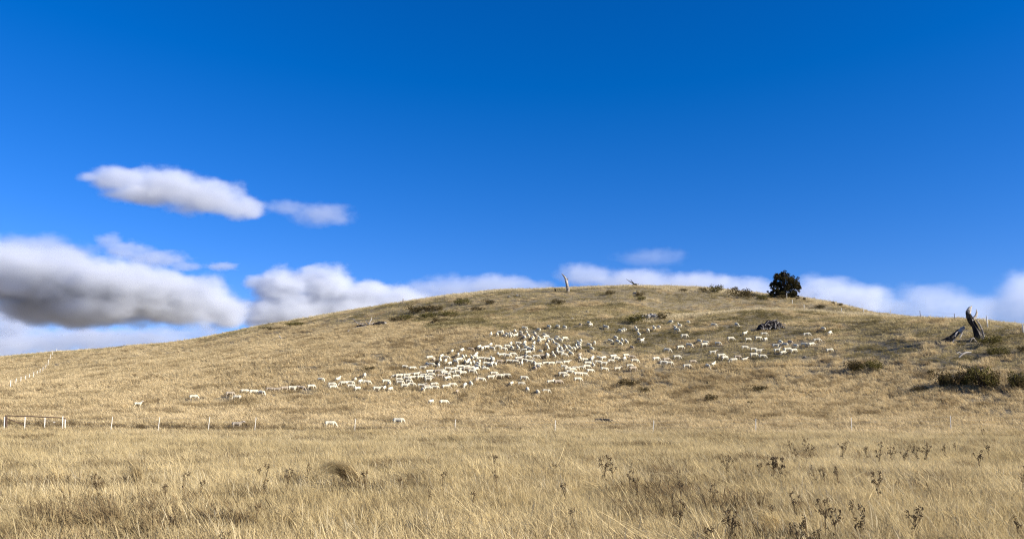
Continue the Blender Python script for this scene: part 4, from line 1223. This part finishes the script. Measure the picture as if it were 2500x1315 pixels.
# x, top y, visible height, w = wide
WROWS = [
 ('the left foreground grass', '239,1160,30,w 446,1144,30 486,1164,18 407,1184,12 425,1254,15 540,1298,30,w'),
 ('the grass left of the arching tussock', '626,1135,14 648,1135,25 643,1171,15 698,1146,20,w 752,1133,20 625,1232,18'),
 ('the grass right of the arching tussock', '893,1150,28 976,1166,20 1047,1186,18 1079,1144,25 1155,1202,12 1205,1112,14 1217,1151,18'),
 ('the centre right foreground', '1358,1126,12 1383,1180,20 1394,1234,18 1477,1114,40,w 1493,1132,25 1537,1150,28 1560,1168,20'),
 ('the column of weeds at right of centre', '1660,1177,25 1661,1225,52,w 1654,1150,12 1728,1276,30 1742,1184,22 1773,1110,28,w 1796,1243,55,w 1780,1262,40'),
 ('the middle weeds of the right paddock', '1848,1122,25 1888,1117,36,w 1906,1115,40,w 1991,1137,22 2019,1146,20 2046,1141,25 2144,1150,42,w'),
 ('the far row of weeds at right', '1933,1076,18 1945,1097,14 1969,1065,15 1980,1083,25,w 2053,1076,32,w 2115,1085,20 2147,1097,22,w 2149,1079,14 2176,1090,20,w 2208,1097,20 2244,1087,22,w 2262,1087,22,w 2309,1083,20 2331,1081,10'),
 ('the weeds near the right edge', '2392,1099,30 2417,1088,18 2396,1043,10 2491,1140,42 2493,1261,20 2226,1236,38,w'),
 ('the nearest weeds at lower right', '1890,1225,25 1938,1204,32,w 1949,1277,28,w 1964,1256,28 1976,1293,28,w 2012,1214,62,w 2040,1240,45,w 2082,1223,18 2097,1254,35 2117,1222,40'),
]
for phrase, txt in WROWS:
    items = sorted([t_.split(',') for t_ in txt.split()], key=lambda q: float(q[0]))
    for i, it in enumerate(items):
        px, py, h = float(it[0]), float(it[1]), float(it[2]); wide = len(it) > 3
        # the stalk stands where its visible foot meets the grass tops
        p = at(px, min(py + h, 1312) + 8, 0.28, 7)
        top = at_dist(px, py, p.y).z - p.z
        top = max(.33, min(.85, top * 1.0 + .01))
        me = rs.choice(WIDE if wide else WEED)
        o = bpy.data.objects.new('dead_weed', me); col.objects.link(o)
        sc_ = top
        wid = (1.0 if not wide else 1.0) * sc_ * (rs.uniform(.42, .62) if wide else rs.uniform(.5, .75)) * np.interp(p.y, [10, 40], [1.0, 1.35])
        o.location = p; o.scale = (wid, wid, sc_); o.rotation_euler = (rs.uniform(-.08, .08), rs.uniform(-.15, .05), rs.uniform(0, 6.28))
        tag(o, '%s dark dead flower stalk from left in %s' % (ORD[i], phrase), 'weed', 'dead flower stalks in the grass')
HW = [(93, 960, 'largest dark weed tuft in long grass above the gate'), (147, 948, 'right of the paired dark weeds above the gate'), (134, 951, 'left of the paired dark weeds above the gate'),
      (187, 952, 'dark weed furthest right in the row above the gate'), (24, 972, 'dark weed at the left edge above the gate'), (329, 924, 'round dark weed high on the left slope'),
      (369, 922, 'spread dark weed beside the round weed on the left slope'), (383, 925, 'dark weed right end of the trio on the left slope')]
for px, py, lab in HW:
    p = at(px, py, 0.1, 49)
    o = bpy.data.objects.new('dead_weed', rs.choice(WIDE)); col.objects.link(o)
    o.location = p; o.scale = (.9, .9, .62)
    tag(o, lab, 'weed', 'dead weeds on the hill')

# ------------------------------------------------------------------ big tussocks in front
def tussock(label, foot, arch, n, r0, width, mats, seed, spread=.22):
    """foot: photograph pixel of its base; arch: tip offset in metres (x, y, z)"""
    rnd = random.Random(seed)
    p = at(*foot, 0.0, 7)
    e = empty('grass_tussock', p); tag(e, label, 'tussock', 'big tussocks in the foreground')
    for name, mat, frac in mats:
        mb = MB()
        for i in range(int(n * frac)):
            a = rnd.uniform(0, 6.28); q = r0 * math.sqrt(rnd.random())
            b0 = Vector((q * math.cos(a), q * math.sin(a), -.03))
            L = rnd.uniform(.7, 1.15)
            tip = Vector((arch[0] * L + rnd.gauss(0, spread) * abs(arch[0]), arch[1] * L + rnd.gauss(0, spread * 1.2) * abs(arch[0]), 0))
            hh = arch[2] * rnd.uniform(.65, 1.1); end = hh * rnd.uniform(.55, .95)
            az = rnd.uniform(0, 3.14); w = width * rnd.uniform(.6, 1.3); wv = Vector((math.cos(az) * w / 2, math.sin(az) * w / 2, 0))
            v = []
            for k in (0, .25, .5, .75, 1.0):
                z = hh * (1 - (1 - k) ** 2.2) if k < .7 else hh * .93 + (end - hh * .93) * ((k - .7) / .3)
                c = b0 + Vector((tip.x * k ** 1.6, tip.y * k ** 1.6, z))
                ww = 1 - .8 * k
                v += [c + wv * ww, c - wv * ww]
            mb.add(v, [(0, 1, 3, 2), (2, 3, 5, 4), (4, 5, 7, 6), (6, 7, 9, 8)])
        mb.build(name, mat, e)
tussock('dark brown tussock arching left with pale trailing tips', (872, 1196), (-.85, -.05, .62), 620, .15, .009, (('inner_blades', M['grass_dark'], .55), ('outer_blades', M['grass_front'], .5)), 1, .13)
tussock('pale upright tuft leaning left in the left foreground', (338, 1200), (-.28, 0, .68), 150, .12, .008, (('blades', M['grass_front'], 1.0),), 2, .3)
tussock('pale sprawling tuft leaning left near the left edge', (148, 1196), (-.45, 0, .62), 160, .15, .008, (('blades', M['grass_front'], 1.0),), 3, .3)
tussock('long pale tuft streaming left at the lower right foreground', (1900, 1312), (-.50, 0, .45), 170, .14, .008, (('blades', M['grass_front'], 1.0),), 4, .25)
tussock('dark tussock low at the left foreground', (250, 1300), (-.2, 0, .5), 190, .28, .008, (('blades', M['grass_dark'], 1.0),), 5, .4)
tussock('dark tussock at lower left beside another dark tussock', (110, 1300), (-.2, 0, .5), 170, .26, .008, (('blades', M['grass_dark'], 1.0),), 6, .4)
tussock('small dark tussock at the right of the paddock', (2372, 1160), (-.4, 0, .42), 150, .25, .010, (('blades', M['grass_dark'], 1.0),), 7, .3)
print('sheep', N_SHEEP)
